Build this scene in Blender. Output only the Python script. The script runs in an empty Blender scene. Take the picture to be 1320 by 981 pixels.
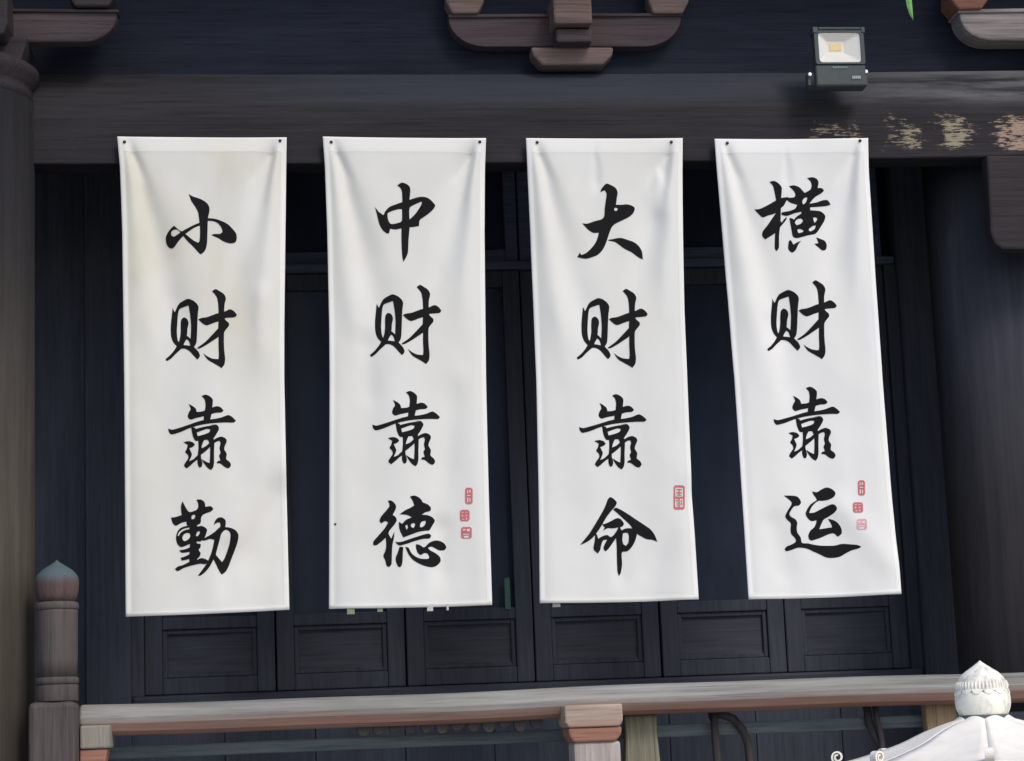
import bpy, bmesh, math, random
import numpy as np
from mathutils import Vector, Matrix
from mathutils.geometry import delaunay_2d_cdt
from mathutils import noise as mnoise

S = bpy.context.scene
random.seed(7)
R_ = math.radians

# ------------------------------------------------------------------ camera
FPX = 2700.0                         # focal length in photograph pixels (1320 wide)
YAW, PITCH, ROLL = R_(6.70), R_(9.75), R_(-2.27)
CAM = Vector((-1.05, -8.85, 0.58))
_f = Vector((math.sin(YAW)*math.cos(PITCH), math.cos(YAW)*math.cos(PITCH), math.sin(PITCH)))
_r = Vector((math.cos(YAW), -math.sin(YAW), 0))
_u = _r.cross(_f)
C_R = _r*math.cos(ROLL) + _u*math.sin(ROLL)
C_U = _u*math.cos(ROLL) - _r*math.sin(ROLL)
C_F = _f
cd = bpy.data.cameras.new('camera')
cam = bpy.data.objects.new('camera', cd)
S.collection.objects.link(cam)
cd.sensor_width = 36.0
cd.lens = 36.0*FPX/1320.0
cd.clip_start = 0.05
cd.clip_end = 1000
cam.matrix_world = Matrix(((C_R.x, C_U.x, -C_F.x, CAM.x), (C_R.y, C_U.y, -C_F.y, CAM.y),
                           (C_R.z, C_U.z, -C_F.z, CAM.z), (0, 0, 0, 1)))
S.camera = cam

# ------------------------------------------------------------------ world, sun, exposure
SUN_EL, SUN_AZ = R_(44), R_(30)       # azimuth: to the right of straight in front of the hall
w = bpy.data.worlds.new('World')
S.world = w
w.use_nodes = True
nt = w.node_tree
bg = nt.nodes['Background']
sky = nt.nodes.new('ShaderNodeTexSky')
sky.sky_type = 'NISHITA'
sky.sun_disc = False
sky.sun_elevation = SUN_EL
sun_dir = Vector((math.sin(SUN_AZ)*math.cos(SUN_EL), -math.cos(SUN_AZ)*math.cos(SUN_EL), math.sin(SUN_EL)))
sky.sun_rotation = math.atan2(sun_dir.x, sun_dir.y)
sky.air_density = 1.0
sky.dust_density = 2.0
sky.ozone_density = 0.6
nt.links.new(sky.outputs[0], bg.inputs[0])
bg.inputs[1].default_value = 0.15
sl = bpy.data.lights.new('sun', 'SUN')
sl.energy = 1.15
sl.angle = R_(16)
sl.color = (1.0, 0.96, 0.91)
so = bpy.data.objects.new('sun', sl)
S.collection.objects.link(so)
so.rotation_euler = sun_dir.to_track_quat('Z', 'Y').to_euler()
vs = S.view_settings
vs.view_transform = 'Standard'
vs.look = 'None'
vs.gamma = 1
vs.use_curve_mapping = False
vs.exposure = 0.22

# ------------------------------------------------------------------ helpers
def ray(x, y):
    return C_R*((x-660)/FPX) - C_U*((y-490.5)/FPX) + C_F

def at(x, y, Y):
    """point of the vertical plane Y = const that the photograph shows at pixel x, y"""
    d = ray(x, y)
    t = (Y-CAM.y)/d.y
    return CAM + d*t

def empty(name, loc, label=None, cat=None, group=None, kind=None, parent=None):
    o = bpy.data.objects.new(name, None)
    S.collection.objects.link(o)
    o.empty_display_size = 0.1
    o.location = loc
    if parent:
        o.parent = parent
    tag(o, label, cat, group, kind)
    return o

def tag(o, label=None, cat=None, group=None, kind=None):
    if label: o['label'] = label
    if cat: o['category'] = cat
    if group: o['group'] = group
    if kind: o['kind'] = kind
    return o

def world_loc(o):
    v = Vector((0, 0, 0))
    while o is not None:
        v += o.location
        o = o.parent
    return v

def link(name, me, mat, parent=None, smooth=False, bevel=0, seg=2, loc=None):
    o = bpy.data.objects.new(name, me)
    S.collection.objects.link(o)
    if mat and not me.materials:
        me.materials.append(mat)
    if parent:
        o.parent = parent
    if loc is not None:
        o.location = loc
    if smooth:
        me.shade_smooth()
    if bevel:
        m = o.modifiers.new('edge', 'BEVEL')
        m.width = bevel
        m.segments = seg
        m.limit_method = 'ANGLE'
        m.angle_limit = R_(35)
    return o

def obj(name, bm, mat, parent=None, smooth=False, bevel=0, seg=2):
    """bm is in world space; the mesh is stored relative to its parent's place"""
    if parent:
        bmesh.ops.translate(bm, verts=bm.verts, vec=-world_loc(parent))
    bmesh.ops.recalc_face_normals(bm, faces=bm.faces)
    me = bpy.data.meshes.new(name)
    bm.to_mesh(me)
    bm.free()
    return link(name, me, mat, parent, smooth, bevel, seg)

def box(bm, x0, x1, y0, y1, z0, z1):
    v = [bm.verts.new((x, y, z)) for x in (x0, x1) for y in (y0, y1) for z in (z0, z1)]
    for f in ((0, 1, 3, 2), (4, 6, 7, 5), (0, 4, 5, 1), (2, 3, 7, 6), (0, 2, 6, 4), (1, 5, 7, 3)):
        bm.faces.new([v[i] for i in f])
    return bm

def nbox(*a):
    return box(bmesh.new(), *a)

def prism_xz(pts, y0, y1, bm=None):
    """outline in X, Z pushed from depth y0 to y1"""
    bm = bm or bmesh.new()
    a = [bm.verts.new((x, y0, z)) for x, z in pts]
    b = [bm.verts.new((x, y1, z)) for x, z in pts]
    bm.faces.new(a)
    bm.faces.new(list(reversed(b)))
    n = len(pts)
    for i in range(n):
        j = (i+1) % n
        bm.faces.new((a[i], b[i], b[j], a[j]))
    return bm

def prism_yz(pts, x0, x1, nx=1, wob=None):
    bm = bmesh.new()
    rings = []
    for k in range(nx+1):
        x = x0+(x1-x0)*k/nx
        dz = wob(x) if wob else 0
        rings.append([bm.verts.new((x, y, z+dz)) for y, z in pts])
    n = len(pts)
    for k in range(nx):
        for i in range(n):
            j = (i+1) % n
            bm.faces.new((rings[k][i], rings[k+1][i], rings[k+1][j], rings[k][j]))
    bm.faces.new(list(reversed(rings[0])))
    bm.faces.new(rings[-1])
    return bm

def lathe(prof, cx, cy, n=32, bm=None):
    """prof: list of (radius, z)"""
    bm = bm or bmesh.new()
    rings = []
    for r, z in prof:
        if r < 1e-5:
            rings.append([bm.verts.new((cx, cy, z))])
        else:
            rings.append([bm.verts.new((cx+r*math.cos(2*math.pi*k/n), cy+r*math.sin(2*math.pi*k/n), z)) for k in range(n)])
    for a, b in zip(rings, rings[1:]):
        if len(a) == 1 and len(b) == 1:
            continue
        for k in range(n):
            j = (k+1) % n
            if len(a) == 1: bm.faces.new((a[0], b[k], b[j]))
            elif len(b) == 1: bm.faces.new((a[k], b[0], a[j]))
            else: bm.faces.new((a[k], b[k], b[j], a[j]))
    if len(rings[0]) > 1: bm.faces.new(list(reversed(rings[0])))
    if len(rings[-1]) > 1: bm.faces.new(rings[-1])
    return bm

def tube(pts, rad, n=8, bm=None, flat=1.0):
    bm = bm or bmesh.new()
    pts = [Vector(p) for p in pts]
    rs = rad if isinstance(rad, (list, tuple)) else [rad]*len(pts)
    rings = []
    for i, p in enumerate(pts):
        t = (pts[min(i+1, len(pts)-1)]-pts[max(i-1, 0)]).normalized()
        a = t.cross(Vector((0, 1, 0)))
        if a.length < .05: a = t.cross(Vector((1, 0, 0)))
        a.normalize()
        b = t.cross(a)
        rings.append([bm.verts.new(p+(a*math.cos(2*math.pi*k/n)+b*math.sin(2*math.pi*k/n)*flat)*rs[i]) for k in range(n)])
    for a, b in zip(rings, rings[1:]):
        for k in range(n):
            j = (k+1) % n
            bm.faces.new((a[k], b[k], b[j], a[j]))
    bm.faces.new(list(reversed(rings[0])))
    bm.faces.new(rings[-1])
    return bm

# ------------------------------------------------------------------ materials
def lin(c):
    return tuple(((v/255)/12.92 if v/255 <= .04045 else ((v/255+.055)/1.055)**2.4) for v in c)+(1,)

class NT:
    def __init__(s, name, rough=.7, spec=.3):
        s.m = bpy.data.materials.new(name)
        s.m.use_nodes = True
        s.t = s.m.node_tree
        s.b = s.t.nodes['Principled BSDF']
        s.b.inputs['Roughness'].default_value = rough
        s.b.inputs['Specular IOR Level'].default_value = spec
        s.co = s.t.nodes.new('ShaderNodeTexCoord')
    def n(s, typ, **kw):
        nd = s.t.nodes.new('ShaderNode'+typ)
        for k, v in kw.items(): setattr(nd, k, v)
        return nd
    def l(s, a, b): s.t.links.new(a, b)
    def noise(s, scale=(1, 1, 1), sc=5, detail=6, rough=.6, loc=(0, 0, 0)):
        mp = s.n('Mapping')
        mp.inputs['Scale'].default_value = scale
        mp.inputs['Location'].default_value = loc
        s.l(s.co.outputs['Object'], mp.inputs[0])
        no = s.n('TexNoise')
        no.inputs['Scale'].default_value = sc
        no.inputs['Detail'].default_value = detail
        no.inputs['Roughness'].default_value = rough
        s.l(mp.outputs[0], no.inputs['Vector'])
        return no.outputs['Fac']
    def ramp(s, fac, stops, interp='LINEAR'):
        r = s.n('ValToRGB')
        cr = r.color_ramp
        cr.interpolation = interp
        while len(cr.elements) < len(stops): cr.elements.new(.5)
        for e, (p, c) in zip(cr.elements, stops):
            e.position = p
            e.color = c if len(c) == 4 else tuple(c)+(1,)
        s.l(fac, r.inputs[0])
        return r.outputs[0]
    def mix(s, fac, a, b, mode='MIX'):
        m = s.n('Mix', data_type='RGBA', blend_type=mode)
        for inp, v in ((m.inputs[0], fac), (m.inputs[6], a), (m.inputs[7], b)):
            if hasattr(v, 'is_linked') or hasattr(v, 'links'): s.l(v, inp)
            else: inp.default_value = v
        return m.outputs[2]
    def math(s, op, a, b=0.0, clamp=False):
        m = s.n('Math', operation=op)
        m.use_clamp = clamp
        for inp, v in ((m.inputs[0], a), (m.inputs[1], b)):
            if hasattr(v, 'links'): s.l(v, inp)
            else: inp.default_value = v
        return m.outputs[0]
    def maprange(s, v, a, b, smooth=True):
        m = s.n('MapRange')
        m.interpolation_type = 'SMOOTHSTEP' if smooth else 'LINEAR'
        m.inputs[1].default_value = a
        m.inputs[2].default_value = b
        s.l(v, m.inputs[0])
        return m.outputs[0]
    def sep(s):
        x = s.n('SeparateXYZ')
        s.l(s.co.outputs['Object'], x.inputs[0])
        return x.outputs
    def col(s, c): s.l(c, s.b.inputs['Base Color'])
    def bump(s, h, strength=.3, dist=.01):
        b = s.n('Bump')
        b.inputs['Strength'].default_value = strength
        b.inputs['Distance'].default_value = dist
        s.l(h, b.inputs['Height'])
        s.l(b.outputs[0], s.b.inputs['Normal'])

WHITE, BLACK = (1, 1, 1, 1), (0, 0, 0, 1)

def wood(name, c0, c1, grain='x', rough=.75, spec=.25, bump=.35, fine=40, patch=None, lines=.62):
    """dull painted or bare timber, grain running along one axis; patch = (colour, low, high) worn blotches"""
    k = NT(name, rough, spec)
    g = {'x': (.06, 1, 1), 'y': (1, .06, 1), 'z': (1, 1, .06)}[grain]
    n1 = k.noise(g, fine, 8, .65)
    n2 = k.noise(tuple(min(1, v*4) for v in g), 3.0, 4, .55, (3, 1, 7))
    f = k.math('ADD', k.math('MULTIPLY', n1, .6), k.math('MULTIPLY', n2, .5))
    c = k.ramp(f, [(.36, c0), (.72, c1)])
    if patch:
        n3 = k.noise(tuple(min(1, v*3) for v in g), 9, 8, .7, (9, 4, 2))
        c = k.mix(k.maprange(n3, patch[1], patch[2]), c, patch[0])
    n4 = k.noise(tuple(v*(.35 if v < 1 else 1) for v in g), fine*3.2, 6, .7, (2, 5, 5))
    c = k.mix(1.0, c, k.ramp(n4, [(.34, (lines, lines, lines, 1)), (.46, (1, 1, 1, 1)), (.62, (1.12, 1.12, 1.12, 1))]), 'MULTIPLY')
    k.col(c)
    k.bump(k.math('ADD', n1, k.math('MULTIPLY', n4, .8)), bump, .006)
    return k

M = {}
M['dark_paint'] = wood('dark_blue_black_painted_wood', lin((54, 58, 67)), lin((74, 79, 90)), 'z', .75, .15, lines=.84).m
M['inner_paint'] = wood('lightened_navy_inner_wood', lin((80, 88, 108)), lin((104, 114, 136)), 'x', .8, .1).m  # lightened to stand in for fill light the deep porch lacks
M['dark_paint_x'] = wood('dark_blue_black_painted_wood_across', lin((38, 42, 55)), lin((60, 65, 78)), 'x', .6, .3,
                         patch=(lin((92, 84, 80)), .66, .74)).m
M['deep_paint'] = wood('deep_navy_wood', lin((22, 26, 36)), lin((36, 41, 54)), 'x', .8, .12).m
M['panel_paint'] = wood('door_panel_wood', lin((54, 58, 67)), lin((76, 80, 91)), 'x', .75, .15, lines=.86,
                        patch=(lin((96, 92, 92)), .68, .8)).m
M['bracket_red'] = wood('faded_red_brown_bracket_wood', lin((52, 44, 48)), lin((78, 68, 71)), 'x', .8, .2,
                        patch=(lin((92, 58, 56)), .54, .74)).m
M['bracket_grey'] = wood('pale_grey_pink_bracket_wood', lin((108, 98, 98)), lin((164, 158, 156)), 'x', .85, .2,
                         patch=(lin((150, 106, 100)), .58, .72)).m  # paler than the wood of the other bracket sets
M['bracket_orange'] = wood('orange_brown_bracket_wood', lin((100, 66, 54)), lin((138, 100, 86)), 'x', .85, .2).m
M['block_brown'] = wood('brown_bracket_block_wood', lin((88, 74, 71)), lin((118, 102, 97)), 'x', .85, .2).m
M['brace_brown'] = wood('dark_brown_corbel_wood', lin((40, 38, 42)), lin((56, 51, 54)), 'x', .8, .2).m
M['newel'] = wood('newel_brown_grey_wood', lin((66, 61, 62)), lin((98, 89, 87)), 'z', .8, .2,
                  patch=(lin((110, 88, 80)), .6, .75)).m
M['post_pale'] = wood('pale_pinkish_worn_post', lin((150, 132, 120)), lin((196, 176, 162)), 'x', .85, .2,
                      patch=(lin((180, 136, 116)), .56, .72)).m
M['post_red'] = wood('worn_red_post_band', lin((138, 98, 84)), lin((170, 128, 110)), 'x', .85, .2).m
M['post_grey'] = wood('grey_pink_post_shaft', lin((150, 140, 136)), lin((186, 176, 170)), 'z', .85, .2).m
M['baluster'] = wood('greenish_grey_baluster', lin((102, 100, 86)), lin((142, 138, 120)), 'z', .85, .2).m
M['baluster_tan'] = wood('tan_baluster', lin((124, 104, 82)), lin((160, 138, 112)), 'z', .85, .2).m
M['slate_rail'] = wood('blue_grey_lower_rail', lin((76, 86, 92)), lin((106, 116, 120)), 'x', .8, .2).m
M['brown_tube'] = wood('brown_bent_wood', lin((48, 46, 48)), lin((72, 67, 66)), 'z', .7, .2).m
M['pale_block'] = wood('pale_bracket_block', lin((120, 116, 108)), lin((158, 152, 142)), 'z', .85, .2).m

# the handrail: bare grey timber on top, worn red paint below, lit top against underside painted in
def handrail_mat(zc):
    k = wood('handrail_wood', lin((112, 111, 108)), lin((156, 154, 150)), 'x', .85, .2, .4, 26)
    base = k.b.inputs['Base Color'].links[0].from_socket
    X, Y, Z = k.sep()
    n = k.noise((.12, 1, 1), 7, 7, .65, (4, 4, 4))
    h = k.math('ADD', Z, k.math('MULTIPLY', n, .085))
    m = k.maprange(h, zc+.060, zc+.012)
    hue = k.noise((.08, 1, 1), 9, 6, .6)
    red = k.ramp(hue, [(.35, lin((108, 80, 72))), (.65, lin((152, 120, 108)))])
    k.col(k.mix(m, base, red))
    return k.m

def flat(name, c, rough=.5, spec=.4, metal=0.0, var=.12):
    k = NT(name, rough, spec)
    n = k.noise((1, 1, 1), 30, 5)
    a = tuple(v*(1-var) for v in c[:3])+(1,)
    b = tuple(min(1, v*(1+var)) for v in c[:3])+(1,)
    k.col(k.ramp(n, [(.3, a), (.7, b)]))
    k.b.inputs['Metallic'].default_value = metal
    return k.m

M['ink'] = flat('black_ink', (.0095, .0095, .0105), .8, .12)
M['seal'] = flat('faded_red_seal_ink', lin((196, 110, 114)), .8, .2)
M['seal_pale'] = flat('pale_pink_seal_ink', lin((216, 164, 168)), .8, .2)
M['nail'] = flat('dark_nail_head', (.02, .02, .02), .5, .4)
M['lamp_housing'] = flat('dark_green_grey_die_cast', lin((60, 70, 72)), .55, .4)
M['reflector'] = flat('bright_reflector', (.74, .715, .65), .25, .6, 0, .02)
M['led'] = flat('pale_yellow_chip', lin((226, 196, 130)), .4, .5, 0, .05)
M['bolt'] = flat('bright_steel_bolt', (.8, .8, .8), .35, .5, .2)
M['lamp_print'] = flat('grey_lamp_lettering', lin((170, 176, 178)), .6, .3)
M['lamp_print_teal'] = flat('teal_grey_lamp_lettering', lin((120, 142, 140)), .6, .3)
M['leaf'] = flat('green_leaf', lin((106, 160, 88)), .5, .4)
M['green_glint'] = flat('green_painted_reflection', lin((70, 104, 90)), .6, .3)  # garden reflection in the pane, painted as a solid colour
M['glint_white'] = flat('white_painted_glint', (.5, .5, .49), .8, .2)  # pale glint of the door glass, painted as a solid colour
M['glint_green'] = flat('pale_green_painted_glint', lin((124, 142, 108)), .8, .2)  # greenish glint of the door glass, painted likewise

def cloth_mat(name, c, stain, amt):
    k = NT(name, .9, .12)
    n = k.noise((1, 1, .5), 2.6, 4, .5, (1, 2, 3))
    X, Y, Z = k.sep()
    m = k.math('MULTIPLY', k.maprange(n, .34, .66), k.math('ADD', .35, k.math('MULTIPLY', k.maprange(Z, .7, 1.5), .65)))
    c1 = k.mix(k.math('MULTIPLY', m, amt), c, stain)
    k.col(c1)
    wv = k.noise((1, 1, 1), 420, 2, .5)
    k.bump(wv, .12, .001)
    return k.m

def white_paint():
    k = NT('chalky_white_paint', .65, .25)
    n = k.noise((1, 1, 1), 14, 6, .6)
    k.col(k.ramp(n, [(.3, (.84, .79, .71, 1)), (.62, (.95, .90, .82, 1))]))
    k.bump(k.noise((1, 1, 1), 60, 5), .15, .003)
    return k.m
M['white_paint'] = white_paint()

def finial_mat():
    k = NT('weathered_white_finial', .75, .2)
    n = k.noise((1, 1, .6), 26, 7, .65)
    c = k.ramp(n, [(.34, lin((188, 188, 178))), (.50, lin((244, 241, 230)))])
    k.col(c)
    k.bump(n, .25, .004)
    return k.m
M['finial'] = finial_mat()

M['neck'] = flat('shaded_teal_grey_neck', lin((84, 98, 100)), .7, .2)  # shade below the bud put into the neck's darker teal

def glass_mat():
    k = NT('dark_window_glass', .25, .12)
    n = k.noise((1, 1, .3), 4, 4)
    k.col(k.ramp(n, [(.3, lin((46, 53, 68))), (.7, lin((62, 71, 90)))]))
    return k.m
M['glass'] = glass_mat()

def clear_glass():
    m = bpy.data.materials.new('lamp_cover_glass')
    m.use_nodes = True
    t = m.node_tree
    t.nodes.remove(t.nodes['Principled BSDF'])
    out = t.nodes['Material Output']
    tr = t.nodes.new('ShaderNodeBsdfTransparent')
    gl = t.nodes.new('ShaderNodeBsdfGlossy')
    gl.inputs['Roughness'].default_value = .05
    mx = t.nodes.new('ShaderNodeMixShader')
    mx.inputs[0].default_value = .04
    t.links.new(tr.outputs[0], mx.inputs[1])
    t.links.new(gl.outputs[0], mx.inputs[2])
    t.links.new(mx.outputs[0], out.inputs[0])
    return m
M['clear'] = clear_glass()

def stone(name, c0, c1):
    k = NT(name, .85, .25)
    n = k.noise((1, 1, 1), 2.2, 8, .65)
    br = k.n('TexBrick')
    k.l(k.co.outputs['Object'], br.inputs['Vector'])
    br.inputs['Scale'].default_value = .8
    br.inputs['Mortar Size'].default_value = .01
    br.inputs['Color1'].default_value = WHITE
    br.inputs['Color2'].default_value = (.86, .86, .86, 1)
    br.inputs['Mortar'].default_value = (.45, .45, .45, 1)
    k.col(k.mix(1.0, k.ramp(n, [(.3, c0), (.7, c1)]), br.outputs[0], 'MULTIPLY'))
    k.bump(n, .2, .01)
    return k.m
M['paving'] = stone('courtyard_paving', lin((150, 150, 148)), lin((178, 178, 176)))
M['plinth'] = stone('plinth_stone', lin((150, 150, 148)), lin((182, 180, 176)))

# ------------------------------------------------------------------ setting: courtyard and raised porch floor
GZ = -1.0
bm = bmesh.new()
g = bmesh.ops.create_grid(bm, x_segments=2, y_segments=2, size=150)
bmesh.ops.translate(bm, verts=bm.verts, vec=(0, 0, GZ))
tag(obj('ground', bm, M['paving']), kind='structure')
tag(obj('porch_floor', nbox(-7, 7, -.75, 1.6, GZ+.004, 0), M['plinth'], bevel=.02), kind='structure')

# ------------------------------------------------------------------ the hall (one thing; columns, beam, brackets, doors are its parts)
hall = empty('temple_hall', (0, .5, 0), 'dark blue-black timber temple hall front with tie beam, brackets and panelled doors behind the banners', 'temple')

# tie beam -------------------------------------------------
zb = at(660, 206, 0).z
zt = at(660, 92, .13).z
xl, xr = -6.4, 6.4
H = zt-zb
def beam_material():
    k = wood('old_tie_beam_wood', lin((30, 29, 32)), lin((52, 49, 53)), 'x', .75, .2, .5, 34)
    base = k.b.inputs['Base Color'].links[0].from_socket
    X, Y, Z = k.sep()
    # bare grey wood and painted-in light on the rounded upper side, more of it towards the right
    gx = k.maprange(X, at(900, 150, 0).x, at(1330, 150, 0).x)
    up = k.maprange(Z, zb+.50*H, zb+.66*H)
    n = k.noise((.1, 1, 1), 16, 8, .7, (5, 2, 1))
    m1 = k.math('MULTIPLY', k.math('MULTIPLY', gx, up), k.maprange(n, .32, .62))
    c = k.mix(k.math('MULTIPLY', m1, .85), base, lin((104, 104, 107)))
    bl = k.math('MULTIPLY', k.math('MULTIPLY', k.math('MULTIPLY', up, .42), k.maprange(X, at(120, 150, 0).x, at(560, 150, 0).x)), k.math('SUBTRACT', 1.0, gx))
    c = k.mix(bl, c, lin((56, 64, 78)))  # bluish light on the upper side, put into the colour
    # flaking old whitewash on the lower right, in four clumps
    x0, x1 = at(1040, 170, 0).x, at(1330, 170, 0).x
    t = k.math('ADD', k.maprange(X, x0, x1, False), k.math('MULTIPLY', k.math('SUBTRACT', k.noise((1, 1, 3), 9, 3, .6, (7, 7, 7)), .5), .16))
    def px(p): return (p-1040)/290
    st = [(0, BLACK)]
    for a, b, v in ((1050, 1122, .72), (1128, 1192, .86), (1200, 1256, .9), (1272, 1330, 1.0)):
        mid = (a+b)/2
        st += [(px(a), (.42, .42, .42, 1)), (px(mid-12), (v, v, v, 1)), (px(mid+12), (v, v, v, 1)), (min(1, px(b)), (.42, .42, .42, 1) if b < 1330 else WHITE)]
    cl = k.ramp(t, st)
    zz = k.math('MULTIPLY', k.maprange(Z, zb-.02*H, zb+.12*H), k.maprange(Z, zb+.56*H, zb+.34*H))
    zz = k.math('MULTIPLY', zz, k.maprange(X, at(1480, 150, 0).x, at(1350, 150, 0).x))
    fl = k.noise((.22, 1, 1.3), 84, 5, .75, (2, 8, 3))
    big = k.noise((.6, 1, 1), 17, 2, .5, (6, 1, 3))
    pm = k.math('ADD', k.math('MULTIPLY', fl, 1.15), k.math('MULTIPLY', k.math('MULTIPLY', cl, zz), .36))
    pm = k.math('ADD', pm, k.math('MULTIPLY', big, .5))
    mask = k.math('MULTIPLY', k.maprange(pm, 1.12, 1.22), k.maprange(k.math('MULTIPLY', cl, zz), .1, .3))
    hue = k.noise((.5, 1, 1), 5, 3)
    c = k.mix(mask, c, k.ramp(hue, [(.42, lin((148, 138, 118))), (.72, lin((164, 138, 122)))]))
    k.col(c)
    return k.m
M['beam'] = beam_material()
prof = [(0, zb), (0, zb+.46*H), (.006, zb+.56*H), (.03, zb+.70*H), (.07, zb+.86*H), (.13, zt), (.16, zt), (.16, zb)]
sag = lambda x: -.012+.022*((min(3, max(-2.6, x))-.1)/2.3)**2*.5
obj('tie_beam', prism_yz(prof, xl, xr, 110, sag), M['beam'], hall, bevel=.008)
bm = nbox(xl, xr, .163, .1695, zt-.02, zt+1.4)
obj('wall_board', bm, M['deep_paint'], hall)

# columns --------------------------------------------------
def column_mat(name, lo0, lo1, hi0, hi1, za, zc):
    k = NT(name, .85, .12)
    n = k.noise((1, 1, .05), 30, 8, .65)
    n2 = k.noise((1, 1, .2), 4, 4, .5, (2, 2, 2))
    f = k.math('ADD', k.math('MULTIPLY', n, .6), k.math('MULTIPLY', n2, .5))
    X, Y, Z = k.sep()
    hz = k.maprange(k.math('ADD', Z, k.math('MULTIPLY', n2, .9)), zc+.45, za+.45)
    k.col(k.mix(hz, k.ramp(f, [(.36, hi0), (.74, hi1)]), k.ramp(f, [(.36, lo0), (.74, lo1)])))
    k.bump(n, .35, .006)
    return k.m
cm = column_mat('column_weathered_foot', lin((68, 63, 57)), lin((100, 93, 85)), lin((28, 28, 32)), lin((46, 45, 48)), 1.0, 3.1)
CR = .30
def column_axis_x(px, y, Y, side):
    """axis of a column of radius CR at depth Y whose left or right outline passes through the pixel"""
    d = ray(px, y)
    d2 = Vector((d.x, d.y))
    d2.normalize()
    nrm = Vector((d2.y, -d2.x))*side          # to the right of the ray for side = 1
    # axis = point at depth Y such that its distance from the ray is CR
    t = (Y-CAM.y-nrm.y*CR)/d2.y
    return CAM.x+d2.x*t+nrm.x*CR
LX = column_axis_x(45, 480, .02, -1)
zcap = at(20, 92, -.28).z
bm = lathe([(CR, 0), (CR, zcap-.05)], LX, .02, 64)
c1 = obj('column', bm, cm, hall, smooth=False)
for p in c1.data.polygons: p.use_smooth = len(p.vertices) == 4
bm = lathe([(CR, zcap-.05), (CR-.012, zcap-.01), (CR-.012, zcap+.02), (CR+.02, zcap+.05), (CR+.02, zcap+.09), (CR-.02, zcap+.12)], LX, .02, 64)
obj('capital', bm, M['brace_brown'], c1, smooth=True)
bm = lathe([(CR+.10, .001), (CR+.16, .06), (CR+.16, .14), (CR+.02, .2)], LX, .02, 48)
obj('column_base', bm, M['plinth'], c1, smooth=True)
CY2 = .17+CR
RX = column_axis_x(1207, 480, CY2, 1)
cm2 = column_mat('column_dark', lin((52, 52, 58)), lin((78, 73, 74)), lin((48, 50, 58)), lin((68, 70, 79)), 1.2, 2.6)
bm = lathe([(CR, 0), (CR, zt+.40)], RX, CY2, 64)
c2 = obj('column', bm, cm2, hall)
for p in c2.data.polygons: p.use_smooth = len(p.vertices) == 4
bm = lathe([(CR+.10, .001), (CR+.16, .06), (CR+.16, .14), (CR+.02, .2)], RX, CY2, 48)
obj('column_base', bm, M['plinth'], c2, smooth=True)

# corbel board under the beam, in front of the right column
def P2(pts, Y):
    r = []
    for x, y in pts:
        p = at(x, y, Y)
        r.append((p.x, p.z))
    return r
pts = P2([(1272, 200), (1277, 300), (1282, 314), (1292, 321), (1340, 322), (1420, 330), (1420, 200)], -.06)
obj('corbel', prism_xz([(x, min(z, zb-.003)) for x, z in pts], -.06, .02), M['brace_brown'], hall, bevel=.012)

# brackets above the beam -----------------------------------
def rounded_arm(x0, x1, yt_, yb_, cut, Y, n=7):
    """bracket arm outline in pixels: flat top, both lower corners rounded"""
    pts = [(x0, yt_)]
    for k in range(n+1):
        a = math.pi/2*k/n
        pts.append((x0+cut*1.25*(1-math.cos(a)), yb_-cut*(1-math.sin(a))))
    for k in range(n+1):
        a = math.pi/2*(1-k/n)
        pts.append((x1-cut*1.25*(1-math.cos(a)), yb_-cut*(1-math.sin(a))))
    pts.append((x1, yt_))
    return P2(pts, Y)

def level(pts, z):
    return pts

BY = .085
ztop = at(730, 22, BY).z
# centre set
seat_pts = P2([(683, 63), (790, 63), (788, 74), (776, 96), (698, 96), (686, 74)], BY)
zs = min(z for x, z in seat_pts)
bs = obj('bracket_set', prism_xz([(x, max(z, zt+.004)) for x, z in seat_pts], BY-.03, .1615), M['block_brown'], hall, bevel=.012)
obj('arm', prism_xz(rounded_arm(578, 878, 21, 60, 38, BY), BY, .1625), M['bracket_red'], bs, bevel=.012)
obj('arm_edge', prism_xz(P2([(578, 18), (880, 16.5), (880, 20.5), (578, 22.5)], BY-.012), BY-.012, .1622), M['bracket_red'], bs, bevel=.004)
obj('projecting_arm', nbox(at(714, 30, -.06).x, at(764, 30, -.06).x, -.06, .1605, at(738, 30, -.06).z, at(738, -10, -.06).z), M['block_brown'], bs, bevel=.012)
obj('projecting_arm', nbox(at(716, 30, -.02).x, at(763, 30, -.02).x, -.02, .160, at(738, 54, -.02).z, at(738, 36.5, -.02).z), M['bracket_red'], bs, bevel=.012)
for a, b, c, d in ((575, 624, 583, 616), (836, 888, 842, 880)):
    obj('block', prism_xz(P2([(c, 17), (d, 17), (b, 2), (b, -26), (a, -26), (a, 2)], BY-.03), BY-.03, .1612), M['block_brown'], bs, bevel=.01)
obj('long_arm', prism_xz(P2([(520, -30), (940, -34), (940, -90), (520, -86)], BY), BY, .1625), M['bracket_red'], bs, bevel=.012)
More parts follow.
